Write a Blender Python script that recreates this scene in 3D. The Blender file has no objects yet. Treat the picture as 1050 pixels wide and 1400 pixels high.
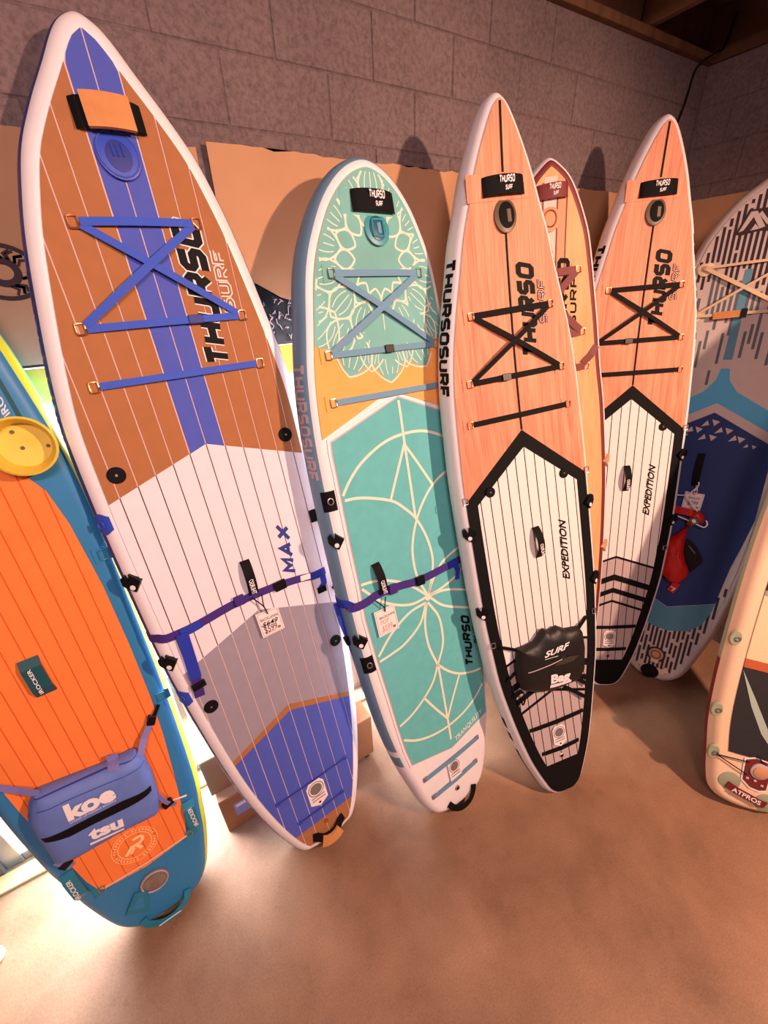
import bpy, bmesh, math, random
import numpy as np
from mathutils import Vector, Matrix

random.seed(7)
SC = bpy.context.scene
COL = SC.collection

# ------------------------------------------------------------------ camera
CAM_R = np.array([[0.8545011, -0.5182225, -0.0356833],
                  [-0.2711526, -0.3864030, -0.8815719],
                  [0.4430622, 0.7629798, -0.4706992]])   # rows: image right, image down, view axis
FPX = 563.54
CAM_P = np.array([0.0, 0.0, 2.75])
cd = bpy.data.cameras.new('camera')
cam = bpy.data.objects.new('camera', cd)
COL.objects.link(cam)
cam.matrix_world = Matrix(((CAM_R[0][0], -CAM_R[1][0], -CAM_R[2][0], 0),
                           (CAM_R[0][1], -CAM_R[1][1], -CAM_R[2][1], 0),
                           (CAM_R[0][2], -CAM_R[1][2], -CAM_R[2][2], 2.75),
                           (0, 0, 0, 1)))
cd.sensor_fit = 'HORIZONTAL'
cd.sensor_width = 36.0
cd.lens = FPX * 36.0 / 1050.0
cd.clip_start = 0.02
SC.camera = cam

# ------------------------------------------------------------------ world, lamps, exposure
W = bpy.data.worlds.new('world')
SC.world = W
W.use_nodes = True
W.node_tree.nodes['Background'].inputs[0].default_value = (1.0, 0.62, 0.64, 1)
W.node_tree.nodes['Background'].inputs[1].default_value = 0.16
SC.view_settings.view_transform = 'Standard'
SC.view_settings.look = 'None'
SC.view_settings.exposure = 0.1
SC.view_settings.gamma = 1.0
SC.view_settings.use_curve_mapping = False


def lamp(name, kind, loc, energy, color, size=0.1, size_y=None, target=None):
    ld = bpy.data.lights.new(name, kind)
    ld.energy = energy
    ld.color = color
    if kind == 'AREA':
        ld.shape = 'RECTANGLE'
        ld.size = size
        ld.size_y = size_y or size
    else:
        ld.shadow_soft_size = size
    lo = bpy.data.objects.new(name, ld)
    COL.objects.link(lo)
    lo.location = loc
    if target is not None:
        lo.rotation_euler = (Vector(target) - Vector(loc)).to_track_quat('-Z', 'Y').to_euler()
    return lo


# bare warm bulb under the joists, in front of the boards on the right
bl_ = lamp('bulb_light', 'SPOT', (2.6, -1.9, 3.85), 800, (1.0, 0.60, 0.43), 0.07, None, (1.2, 1.5, 0.9))
bl_.data.spot_size = math.radians(104)
bl_.data.spot_blend = 0.75
# added soft pinkish fill over the left half of the room, no lamp seen
lamp('soft_fill_light', 'AREA', (-0.3, -1.2, 3.95), 75, (1.0, 0.68, 0.66), 1.2, 0.25, (0.2, 1.6, 1.0))
# daylight standing in the glazed door behind the boards
lamp('door_daylight', 'AREA', (-0.2, 2.25, 1.3), 460, (0.97, 0.95, 1.0), 2.0, 2.3, (-0.2, 0.0, 0.8))

# ------------------------------------------------------------------ materials
def lin(c):
    return tuple(((x / 255.0) / 12.92 if x / 255.0 <= 0.04045 else ((x / 255.0 + 0.055) / 1.055) ** 2.4) for x in c)


def mat(name, rgb, rough=0.55, metal=0.0, var=0.0, vscale=20.0, bump=0.0, bscale=200.0, stretch=None, trans=0.0, spec=None):
    m = bpy.data.materials.new(name)
    m.use_nodes = True
    nt = m.node_tree
    N = nt.nodes
    p = N['Principled BSDF']
    c = lin(rgb)
    p.inputs['Base Color'].default_value = (*c, 1)
    p.inputs['Roughness'].default_value = rough
    p.inputs['Metallic'].default_value = metal
    if spec is not None:
        p.inputs['Specular IOR Level'].default_value = spec
    tc = None
    if var or bump:
        tc = N.new('ShaderNodeTexCoord')
        src = tc.outputs['Object']
        if stretch:
            mp = N.new('ShaderNodeMapping')
            mp.inputs['Scale'].default_value = stretch
            nt.links.new(src, mp.inputs[0])
            src = mp.outputs[0]
    if var:
        n = N.new('ShaderNodeTexNoise')
        n.inputs['Scale'].default_value = vscale
        n.inputs['Detail'].default_value = 6
        nt.links.new(src, n.inputs['Vector'])
        mr = N.new('ShaderNodeMapRange')
        mr.inputs[1].default_value = 0.3
        mr.inputs[2].default_value = 0.7
        mr.inputs[3].default_value = 1 - var
        mr.inputs[4].default_value = 1 + var
        nt.links.new(n.outputs[0], mr.inputs[0])
        vm = N.new('ShaderNodeVectorMath')
        vm.operation = 'SCALE'
        vm.inputs[0].default_value = c
        nt.links.new(mr.outputs[0], vm.inputs['Scale'])
        nt.links.new(vm.outputs[0], p.inputs['Base Color'])
    if bump:
        n2 = N.new('ShaderNodeTexNoise')
        n2.inputs['Scale'].default_value = bscale
        n2.inputs['Detail'].default_value = 4
        nt.links.new(src, n2.inputs['Vector'])
        b = N.new('ShaderNodeBump')
        b.inputs['Strength'].default_value = bump
        b.inputs['Distance'].default_value = 0.004
        nt.links.new(n2.outputs[0], b.inputs['Height'])
        nt.links.new(b.outputs[0], p.inputs['Normal'])
    if trans:
        t = N.new('ShaderNodeBsdfTranslucent')
        t.inputs[0].default_value = (1.0, 0.62, 0.22, 1)
        mx = N.new('ShaderNodeMixShader')
        mx.inputs[0].default_value = trans
        out = N['Material Output']
        nt.links.new(p.outputs[0], mx.inputs[1])
        nt.links.new(t.outputs[0], mx.inputs[2])
        nt.links.new(mx.outputs[0], out.inputs[0])
    return m


def wood_mat(name, a, b, ring=9.0, axis='Y'):
    """long grain along the local Y axis of the board"""
    m = bpy.data.materials.new(name)
    m.use_nodes = True
    nt = m.node_tree
    N = nt.nodes
    p = N['Principled BSDF']
    p.inputs['Roughness'].default_value = 0.6
    tc = N.new('ShaderNodeTexCoord')
    mp = N.new('ShaderNodeMapping')
    mp.inputs['Scale'].default_value = (ring, 0.55, 1) if axis == 'Y' else (0.55, ring, ring)
    nt.links.new(tc.outputs['Object'], mp.inputs[0])
    n = N.new('ShaderNodeTexNoise')
    n.inputs['Scale'].default_value = 2.2
    n.inputs['Detail'].default_value = 5
    n.inputs['Distortion'].default_value = 1.6
    nt.links.new(mp.outputs[0], n.inputs['Vector'])
    mp2 = N.new('ShaderNodeMapping')
    mp2.inputs['Scale'].default_value = (130, 3.0, 1) if axis == 'Y' else (3, 130, 130)
    nt.links.new(tc.outputs['Object'], mp2.inputs[0])
    n2 = N.new('ShaderNodeTexNoise')
    n2.inputs['Scale'].default_value = 1.5
    n2.inputs['Detail'].default_value = 3
    nt.links.new(mp2.outputs[0], n2.inputs['Vector'])
    mm = N.new('ShaderNodeMath')
    mm.operation = 'MULTIPLY_ADD'
    mm.inputs[1].default_value = 0.55
    nt.links.new(n2.outputs[0], mm.inputs[0])
    mu = N.new('ShaderNodeMath')
    mu.operation = 'MULTIPLY'
    mu.inputs[1].default_value = 0.6
    nt.links.new(n.outputs[0], mu.inputs[0])
    nt.links.new(mu.outputs[0], mm.inputs[2])
    cr = N.new('ShaderNodeValToRGB')
    cr.color_ramp.elements[0].position = 0.40
    cr.color_ramp.elements[0].color = (*lin(a), 1)
    cr.color_ramp.elements[1].position = 0.68
    cr.color_ramp.elements[1].color = (*lin(b), 1)
    nt.links.new(mm.outputs[0], cr.inputs[0])
    nt.links.new(cr.outputs[0], p.inputs['Base Color'])
    return m


M = {}
M['white_pvc'] = mat('white_pvc', (236, 230, 232), 0.45, var=0.03, vscale=6)
M['max_rail'] = mat('navy_purple_rail', (52, 50, 128), 0.45)
M['max_brown'] = mat('caramel_foam', (164, 106, 62), 0.8, bump=0.12, bscale=900, var=0.04)
M['max_blue'] = mat('royal_blue_foam', (72, 88, 184), 0.8, bump=0.12, bscale=900, var=0.04)
M['max_white'] = mat('white_foam', (232, 222, 228), 0.8, bump=0.12, bscale=900, var=0.02)
M['max_grey'] = mat('grey_foam', (150, 142, 156), 0.8, bump=0.12, bscale=900, var=0.04)
M['line_light'] = mat('pale_groove', (226, 196, 190), 0.8)
M['line_dark'] = mat('dark_groove', (92, 60, 58), 0.8)
M['black'] = mat('black_webbing', (9, 9, 10), 0.75, spec=0.2)
M['black_gloss'] = mat('black_plastic', (10, 10, 11), 0.4, spec=0.3)
M['ink'] = mat('black_ink', (12, 10, 12), 0.7, spec=0.2)
M['white_ink'] = mat('white_ink', (238, 232, 232), 0.6)
M['blue_web'] = mat('blue_webbing', (42, 82, 196), 0.6, bump=0.3, bscale=900)
M['navy'] = mat('navy_ink', (38, 52, 138), 0.6)
M['blue_patch'] = mat('blue_patch', (46, 76, 190), 0.45)
M['copper'] = mat('copper_ring', (220, 150, 100), 0.3, 0.9)
M['steel'] = mat('steel_ring', (190, 185, 180), 0.3, 0.9)
M['purple_web'] = mat('purple_webbing', (58, 28, 120), 0.6, bump=0.3, bscale=900)
M['strap_blue'] = mat('blue_strap', (24, 50, 170), 0.6, bump=0.3, bscale=900)
M['tan_pad'] = mat('tan_neoprene', (206, 140, 84), 0.85, var=0.08)
M['paper'] = mat('price_card', (240, 228, 224), 0.7)
M['maroon_ink'] = mat('dark_red_ink', (96, 26, 24), 0.6)
M['pale_red_ink'] = mat('faded_red_ink', (214, 146, 140), 0.6)
M['grey_ink'] = mat('grey_ink', (120, 108, 108), 0.6)
M['tq_rail'] = mat('steel_blue_rail', (104, 142, 168), 0.45)
M['tq_teal'] = mat('teal_foam', (96, 184, 184), 0.8, bump=0.12, bscale=900, var=0.05)
M['tq_green'] = mat('sage_foam', (116, 182, 174), 0.8, bump=0.12, bscale=900, var=0.10, vscale=5)
M['tq_orange'] = mat('orange_foam', (244, 172, 92), 0.8, bump=0.12, bscale=900, var=0.05)
M['tq_line'] = mat('cream_line', (240, 228, 204), 0.8)
M['tq_web'] = mat('slate_webbing', (102, 150, 178), 0.6, bump=0.3, bscale=900)
M['tq_valve'] = mat('teal_valve', (60, 148, 160), 0.4)
M['tq_valve_dark'] = mat('dark_teal_valve', (24, 92, 112), 0.4)
M['silver_text'] = mat('silver_text', (186, 170, 176), 0.5)
M['wood_red'] = wood_mat('redwood_foam', (192, 104, 72), (234, 150, 112))
M['wood_yellow'] = wood_mat('honey_wood_foam', (216, 146, 90), (236, 172, 116), 6)
M['grey_deck'] = mat('warm_grey_foam', (186, 168, 166), 0.8, bump=0.12, bscale=900)
M['cream_deck'] = mat('cream_foam', (238, 226, 220), 0.8, bump=0.12, bscale=900)
M['bronze'] = mat('bronze_valve', (96, 78, 56), 0.45)
M['dark_red'] = mat('dark_red', (112, 34, 30), 0.6)
M['pink_stripe'] = mat('pale_pink_stripe', (238, 196, 184), 0.7)
M['tan_stripe'] = mat('tan_stripe', (206, 150, 112), 0.7)
M['rk_blue'] = mat('ocean_blue_pvc', (46, 126, 178), 0.45, var=0.05, vscale=4)
M['rk_teal'] = mat('teal_pvc', (34, 122, 148), 0.45)
M['rk_orange'] = mat('bright_orange_foam', (246, 130, 58), 0.8, bump=0.12, bscale=900, var=0.05, vscale=6)
M['rk_groove'] = mat('burnt_orange_groove', (214, 94, 30), 0.8)
M['rk_lime'] = mat('lime_rail', (214, 222, 60), 0.45)
M['rk_cyan'] = mat('cyan_rail', (60, 190, 205), 0.45)
M['rk_handle'] = mat('dark_teal_handle', (18, 78, 88), 0.55)
M['rk_cream'] = mat('cream_print', (250, 214, 150), 0.7)
M['clear_cord'] = mat('pale_bungee', (226, 190, 160), 0.35)
M['yellow'] = mat('yellow_plastic', (226, 196, 74), 0.4, var=0.05)
M['am_grey'] = mat('fog_grey_foam', (206, 190, 184), 0.75, bump=0.1, bscale=900, var=0.03)
M['am_dash'] = mat('dark_plum_print', (54, 34, 40), 0.75)
M['am_dash2'] = mat('slate_print', (96, 104, 112), 0.75)
M['am_sky'] = mat('sky_blue_foam', (84, 180, 224), 0.75)
M['am_bar'] = mat('steel_blue_foam', (92, 146, 172), 0.75)
M['am_navy'] = mat('navy_foam', (30, 54, 112), 0.75, bump=0.1, bscale=900)
M['am_teal'] = mat('slate_teal_foam', (84, 142, 166), 0.75)
M['rope'] = mat('cream_cord', (228, 200, 162), 0.8, bump=0.3, bscale=600)
M['red'] = mat('red_nylon', (196, 30, 24), 0.45, var=0.08, bump=0.3, bscale=30)
M['at_cream'] = mat('cream_pvc', (240, 206, 170), 0.5)
M['at_pad'] = mat('cream_pad', (244, 206, 166), 0.85, bump=0.5, bscale=120)
M['at_black'] = mat('charcoal_pad', (38, 36, 40), 0.85, bump=0.6, bscale=120)
M['at_sage'] = mat('sage_patch', (152, 160, 132), 0.55)
M['at_wedge'] = mat('pale_sage_foam', (166, 186, 172), 0.8)
M['at_rust'] = mat('rust_foam', (186, 92, 48), 0.85, bump=0.4, bscale=120)
M['bag_blue'] = mat('periwinkle_nylon', (96, 122, 192), 0.6, var=0.05, bump=0.25, bscale=40)
M['bag_web'] = mat('lavender_webbing', (124, 122, 186), 0.6)
M['bag_black'] = mat('black_nylon', (22, 20, 20), 0.5, bump=0.35, bscale=40)
M['mesh_window'] = mat('dark_mesh', (64, 54, 48), 0.4)
M['cardboard'] = mat('cardboard', (192, 146, 108), 0.85, var=0.06, vscale=6, trans=0.06)
M['box_card'] = mat('brown_carton', (160, 108, 72), 0.85, var=0.08, vscale=5)
M['tape'] = mat('packing_tape', (208, 150, 104), 0.3)
M['label_blue'] = mat('lilac_label', (140, 148, 214), 0.6)
M['alu'] = mat('aluminium', (190, 192, 200), 0.35, 0.8)
M['plastic_sheet'] = mat('black_polythene', (16, 20, 30), 0.25, bump=0.8, bscale=18)
M['yellow_trim'] = mat('glow_yellow_strip', (238, 190, 70), 0.8, trans=0.2)  # yellow imitates the daylight glow on the strip
M['pine'] = wood_mat('pine', (196, 142, 96), (226, 176, 124), 5, 'X')
M['joist'] = wood_mat('old_pine', (84, 54, 34), (116, 80, 52), 5, 'Y')
M['plywood'] = wood_mat('dark_plywood', (70, 42, 26), (92, 58, 38), 4, 'Y')
M['brown_panel'] = mat('brown_panel', (96, 74, 58), 0.6)

# concrete floor: warm grey with stains and fine scratches
def floor_mat():
    m = bpy.data.materials.new('stained_concrete')
    m.use_nodes = True
    nt = m.node_tree
    N = nt.nodes
    p = N['Principled BSDF']
    tc = N.new('ShaderNodeTexCoord')
    n1 = N.new('ShaderNodeTexNoise')
    n1.inputs['Scale'].default_value = 1.6
    n1.inputs['Detail'].default_value = 8
    n1.inputs['Roughness'].default_value = 0.62
    n1.inputs['Distortion'].default_value = 0.2
    nt.links.new(tc.outputs['Object'], n1.inputs['Vector'])
    cr = N.new('ShaderNodeValToRGB')
    e = cr.color_ramp.elements
    e[0].position = 0.34
    e[0].color = (*lin((120, 86, 62)), 1)
    e[1].position = 0.66
    e[1].color = (*lin((156, 118, 90)), 1)
    nt.links.new(n1.outputs[0], cr.inputs[0])
    n2 = N.new('ShaderNodeTexNoise')
    n2.inputs['Scale'].default_value = 7
    n2.inputs['Detail'].default_value = 12
    n2.inputs['Roughness'].default_value = 0.8
    n2.inputs['Distortion'].default_value = 0.4
    nt.links.new(tc.outputs['Object'], n2.inputs['Vector'])
    mr = N.new('ShaderNodeMapRange')
    mr.inputs[1].default_value = 0.30
    mr.inputs[2].default_value = 0.42
    mr.inputs[3].default_value = 0.74
    mr.inputs[4].default_value = 1.0
    nt.links.new(n2.outputs[0], mr.inputs[0])
    n4 = N.new('ShaderNodeTexNoise')
    n4.inputs['Scale'].default_value = 130
    n4.inputs['Detail'].default_value = 3
    nt.links.new(tc.outputs['Object'], n4.inputs['Vector'])
    mg = N.new('ShaderNodeMapRange')
    mg.inputs[1].default_value = 0.3
    mg.inputs[2].default_value = 0.7
    mg.inputs[3].default_value = 0.86
    mg.inputs[4].default_value = 1.14
    nt.links.new(n4.outputs[0], mg.inputs[0])
    mk = N.new('ShaderNodeMath')
    mk.operation = 'MULTIPLY'
    nt.links.new(mr.outputs[0], mk.inputs[0])
    nt.links.new(mg.outputs[0], mk.inputs[1])
    mr = mk
    vm = N.new('ShaderNodeVectorMath')
    vm.operation = 'SCALE'
    nt.links.new(cr.outputs[0], vm.inputs[0])
    nt.links.new(mr.outputs[0], vm.inputs['Scale'])
    nt.links.new(vm.outputs[0], p.inputs['Base Color'])
    p.inputs['Roughness'].default_value = 0.55
    b = N.new('ShaderNodeBump')
    b.inputs['Strength'].default_value = 0.12
    b.inputs['Distance'].default_value = 0.01
    n3 = N.new('ShaderNodeTexNoise')
    n3.inputs['Scale'].default_value = 60
    n3.inputs['Detail'].default_value = 6
    nt.links.new(tc.outputs['Object'], n3.inputs['Vector'])
    nt.links.new(n3.outputs[0], b.inputs['Height'])
    nt.links.new(b.outputs[0], p.inputs['Normal'])
    return m


def block_mat(name, rgb):
    m = bpy.data.materials.new(name)
    m.use_nodes = True
    nt = m.node_tree
    N = nt.nodes
    p = N['Principled BSDF']
    p.inputs['Roughness'].default_value = 0.95
    geo = N.new('ShaderNodeNewGeometry')
    n1 = N.new('ShaderNodeTexNoise')
    n1.inputs['Scale'].default_value = 58
    n1.inputs['Detail'].default_value = 5
    n1.inputs['Roughness'].default_value = 0.7
    nt.links.new(geo.outputs['Position'], n1.inputs['Vector'])
    mr = N.new('ShaderNodeMapRange')
    mr.inputs[1].default_value = 0.16
    mr.inputs[2].default_value = 0.60
    mr.inputs[3].default_value = 0.40
    mr.inputs[4].default_value = 1.25
    nt.links.new(n1.outputs[0], mr.inputs[0])
    n2 = N.new('ShaderNodeTexNoise')
    n2.inputs['Scale'].default_value = 1.8
    n2.inputs['Detail'].default_value = 3
    nt.links.new(geo.outputs['Position'], n2.inputs['Vector'])
    m2 = N.new('ShaderNodeMapRange')
    m2.inputs[1].default_value = 0.3
    m2.inputs[2].default_value = 0.7
    m2.inputs[3].default_value = 0.85
    m2.inputs[4].default_value = 1.12
    nt.links.new(n2.outputs[0], m2.inputs[0])
    mm = N.new('ShaderNodeMath')
    mm.operation = 'MULTIPLY'
    nt.links.new(mr.outputs[0], mm.inputs[0])
    nt.links.new(m2.outputs[0], mm.inputs[1])
    vm = N.new('ShaderNodeVectorMath')
    vm.operation = 'SCALE'
    vm.inputs[0].default_value = lin(rgb)
    nt.links.new(mm.outputs[0], vm.inputs['Scale'])
    nt.links.new(vm.outputs[0], p.inputs['Base Color'])
    b = N.new('ShaderNodeBump')
    b.inputs['Strength'].default_value = 0.7
    b.inputs['Distance'].default_value = 0.006
    nt.links.new(n1.outputs[0], b.inputs['Height'])
    nt.links.new(b.outputs[0], p.inputs['Normal'])
    return m


M['floor'] = floor_mat()
M['block'] = block_mat('cinder_block', (114, 97, 96))
M['mortar'] = block_mat('mortar', (106, 89, 88))

sk = bpy.data.materials.new('overcast_sky')
sk.use_nodes = True
sk.node_tree.nodes.clear()
_e = sk.node_tree.nodes.new('ShaderNodeEmission')
_e.inputs[0].default_value = (1.0, 0.98, 0.93, 1)
_e.inputs[1].default_value = 2.2
_o = sk.node_tree.nodes.new('ShaderNodeOutputMaterial')
sk.node_tree.links.new(_e.outputs[0], _o.inputs[0])
M['sky'] = sk

# window glass: thin clear pane
g = bpy.data.materials.new('clear_glass')
g.use_nodes = True
nt = g.node_tree
tr = nt.nodes.new('ShaderNodeBsdfTransparent')
tr.inputs[0].default_value = (0.96, 0.98, 0.98, 1)
gl = nt.nodes.new('ShaderNodeBsdfGlossy')
gl.inputs['Roughness'].default_value = 0.02
mx = nt.nodes.new('ShaderNodeMixShader')
mx.inputs[0].default_value = 0.06
nt.links.new(tr.outputs[0], mx.inputs[1])
nt.links.new(gl.outputs[0], mx.inputs[2])
nt.links.new(mx.outputs[0], nt.nodes['Material Output'].inputs[0])
M['glass'] = g

# ------------------------------------------------------------------ object helpers
OFF = {}


def tag(o, label, cat=None, group=None, kind=None):
    if label:
        o['label'] = label
    if cat:
        o['category'] = cat
    if group:
        o['group'] = group
    if kind:
        o['kind'] = kind
    return o


def add_mesh(name, verts, faces, mats, parent=None, fmat=None, smooth=False):
    me = bpy.data.meshes.new(name)
    off = OFF.get(parent.name, (0, 0, 0)) if parent else (0, 0, 0)
    me.from_pydata([(v[0] - off[0], v[1] - off[1], v[2] - off[2]) for v in verts], [], faces)
    if not isinstance(mats, (list, tuple)):
        mats = [mats]
    for m in mats:
        me.materials.append(m if not isinstance(m, str) else M[m])
    if fmat is not None:
        me.polygons.foreach_set('material_index', fmat)
    if smooth:
        me.polygons.foreach_set('use_smooth', [True] * len(me.polygons))
        try:
            me.set_sharp_from_angle(angle=math.radians(42))
        except Exception:
            pass
    me.validate()
    me.update()
    o = bpy.data.objects.new(name, me)
    COL.objects.link(o)
    if parent:
        o.parent = parent
        if parent.name in OFF:
            OFF[o.name] = OFF[parent.name]
    return o


def empty(name, matrix=None):
    o = bpy.data.objects.new(name, None)
    COL.objects.link(o)
    o.empty_display_size = 0.1
    if matrix is not None:
        o.matrix_world = matrix
    return o


def box_geo(x0, x1, y0, y1, z0, z1, bev=0.0):
    bm = bmesh.new()
    bmesh.ops.create_cube(bm, size=1.0)
    for v in bm.verts:
        v.co = Vector(((x0 + x1) / 2 + v.co.x * (x1 - x0), (y0 + y1) / 2 + v.co.y * (y1 - y0), (z0 + z1) / 2 + v.co.z * (z1 - z0)))
    if bev:
        bmesh.ops.bevel(bm, geom=list(bm.edges), offset=bev, segments=1, affect='EDGES')
    bm.verts.index_update()
    vs = [tuple(v.co) for v in bm.verts]
    fs = [[v.index for v in f.verts] for f in bm.faces]
    bm.free()
    return vs, fs


def box(name, x0, x1, y0, y1, z0, z1, m, parent=None, bev=0.0):
    vs, fs = box_geo(x0, x1, y0, y1, z0, z1, bev)
    return add_mesh(name, vs, fs, m, parent)


def merge(*gs):
    V, F = [], []
    for vs, fs in gs:
        k = len(V)
        V += list(vs)
        F += [[i + k for i in f] for f in fs]
    return V, F


def tube_geo(pts, r, n=8, cap=True):
    pts = [Vector(p) for p in pts]
    V, F = [], []
    prev = None
    for i, p in enumerate(pts):
        t = (pts[min(i + 1, len(pts) - 1)] - pts[max(i - 1, 0)])
        if t.length < 1e-9:
            t = Vector((0, 0, 1))
        t.normalize()
        a = prev - t * prev.dot(t) if prev is not None else t.orthogonal()
        if a.length < 1e-6:
            a = t.orthogonal()
        a.normalize()
        prev = a
        b = t.cross(a)
        for k in range(n):
            an = 2 * math.pi * k / n
            V.append(tuple(p + (a * math.cos(an) + b * math.sin(an)) * r))
    for i in range(len(pts) - 1):
        for k in range(n):
            F.append([i * n + k, i * n + (k + 1) % n, (i + 1) * n + (k + 1) % n, (i + 1) * n + k])
    if cap:
        F.append(list(range(n))[::-1])
        F.append([(len(pts) - 1) * n + k for k in range(n)])
    return V, F


def smooth_path(pts, k=6):
    P = [Vector(p) for p in pts]
    if len(P) < 3:
        return P
    Q = [P[0] * 2 - P[1]] + P + [P[-1] * 2 - P[-2]]
    out = []
    for i in range(1, len(Q) - 2):
        a, b, c, d = Q[i - 1], Q[i], Q[i + 1], Q[i + 2]
        for j in range(k):
            t = j / k
            out.append(0.5 * ((2 * b) + (c - a) * t + (2 * a - 5 * b + 4 * c - d) * t * t + (-a + 3 * b - 3 * c + d) * t ** 3))
    out.append(P[-1])
    return out


# ------------------------------------------------------------------ pixel rays
def ray(px, py):
    return CAM_R.T @ np.array([(px - 525) / FPX, (py - 700) / FPX, 1.0])


def on_floor(px, py, z=0.0):
    d = ray(px, py)
    return CAM_P + d * ((z - CAM_P[2]) / d[2])


def on_wall(px, py, y=1.963):
    d = ray(px, py)
    return CAM_P + d * (y / d[1])


# ------------------------------------------------------------------ 2-D shapes
def sgn_area(p):
    return 0.5 * sum(p[i][0] * p[(i + 1) % len(p)][1] - p[(i + 1) % len(p)][0] * p[i][1] for i in range(len(p)))


def arc2(cx, cy, r, a0=0, a1=360, n=24, ry=None):
    ry = ry or r
    return [(cx + r * math.cos(math.radians(a0 + (a1 - a0) * i / n)), cy + ry * math.sin(math.radians(a0 + (a1 - a0) * i / n))) for i in range(n + (0 if abs(a1 - a0) == 360 else 1))]


def stroke(pts, w, closed=False):
    """polyline -> list of quads of width w with mitred joints"""
    P = [Vector((p[0], p[1])) for p in pts]
    Q = [P[0]]
    for p in P[1:]:
        if (p - Q[-1]).length > 1e-6:
            Q.append(p)
    P = Q
    if closed and (P[0] - P[-1]).length < 1e-6:
        P.pop()
    n = len(P)
    if n < 2:
        return []
    L, R = [], []
    for i in range(n):
        if closed:
            d0 = (P[i] - P[i - 1]).normalized()
            d1 = (P[(i + 1) % n] - P[i]).normalized()
        else:
            d0 = (P[i] - P[i - 1]).normalized() if i else (P[1] - P[0]).normalized()
            d1 = (P[i + 1] - P[i]).normalized() if i < n - 1 else d0
        n0 = Vector((-d0.y, d0.x))
        n1 = Vector((-d1.y, d1.x))
        m = (n0 + n1)
        if m.length < 1e-6:
            m = n0
        m.normalize()
        k = 1 / max(0.5, m.dot(n0))
        L.append(P[i] + m * (w / 2 * k))
        R.append(P[i] - m * (w / 2 * k))
    out = []
    for i in range(n if closed else n - 1):
        j = (i + 1) % n
        out.append([tuple(R[i]), tuple(R[j]), tuple(L[j]), tuple(L[i])])
    return out


def curve2(pts, k=6):
    return [(p.x, p.y) for p in smooth_path([(a, b, 0) for a, b in pts], k)]


# ------------------------------------------------------------------ lettering
GL = {
    'T': [[(0, 1), (.8, 1)], [(.4, 1), (.4, 0)]],
    'H': [[(0, 0), (0, 1)], [(.8, 0), (.8, 1)], [(0, .5), (.8, .5)]],
    'U': [[(0, 1), (0, .16), (.16, 0), (.64, 0), (.8, .16), (.8, 1)]],
    'R': [[(0, 0), (0, 1), (.64, 1), (.8, .86), (.8, .6), (.64, .46), (0, .46)], [(.42, .46), (.8, 0)]],
    'S': [[(.8, 1), (.16, 1), (0, .86), (0, .64), (.16, .5), (.64, .5), (.8, .36), (.8, .14), (.64, 0), (0, 0)]],
    'O': [[(.16, 0), (.64, 0), (.8, .16), (.8, .84), (.64, 1), (.16, 1), (0, .84), (0, .16), (.16, 0)]],
    'M': [[(0, 0), (0, 1), (.4, .35), (.8, 1), (.8, 0)]],
    'A': [[(0, 0), (.4, 1), (.8, 0)], [(.15, .3), (.65, .3)]],
    'X': [[(0, 0), (.8, 1)], [(0, 1), (.8, 0)]],
    'F': [[(0, 0), (0, 1), (.8, 1)], [(0, .5), (.66, .5)]],
}


def block_text(s, w=0.26, shear=0.18, gap=0.36):
    """squared sporty capitals; returns polygons in a box of height 1 and its length"""
    x = 0
    polys = []
    for ch in s:
        if ch == ' ':
            x += 0.5
            continue
        for st in GL[ch]:
            closed = st[0] == st[-1]
            pts = [(a * 0.9 + x, b * (1 - 0.26) + 0.13) for a, b in st]
            pts = [(a + shear * b, b) for a, b in pts]
            polys += stroke(pts, w, closed)
        x += 0.72 + gap
    return polys, x - gap


_fc = {}


def font_text(s, shear=0.0, bold=0.0):
    key = (s, shear, bold)
    if key in _fc:
        return _fc[key]
    c = bpy.data.curves.new('lettering', 'FONT')
    c.body = s
    c.size = 1.0
    c.shear = shear
    c.offset = bold
    c.resolution_u = 3
    o = bpy.data.objects.new('lettering', c)
    COL.objects.link(o)
    dg = bpy.context.evaluated_depsgraph_get()
    dg.update()
    me = o.evaluated_get(dg).to_mesh()
    vs = [(v.co.x, v.co.y) for v in me.vertices]
    fs = [list(p.vertices) for p in me.polygons]
    o.evaluated_get(dg).to_mesh_clear()
    bpy.data.objects.remove(o)
    bpy.data.curves.remove(c)
    x0 = min(v[0] for v in vs)
    x1 = max(v[0] for v in vs)
    vs = [((a - x0), b / 0.73) for a, b in vs]
    _fc[key] = (vs, fs, x1 - x0)
    return _fc[key]

# ------------------------------------------------------------------ paddle boards
def rock(v, L, Rn=0.13, Rt=0.03):
    t = v / L
    return Rn * max(0.0, (t - 0.5) / 0.5) ** 2.3 + Rt * max(0.0, (0.25 - t) / 0.25) ** 2


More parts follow.
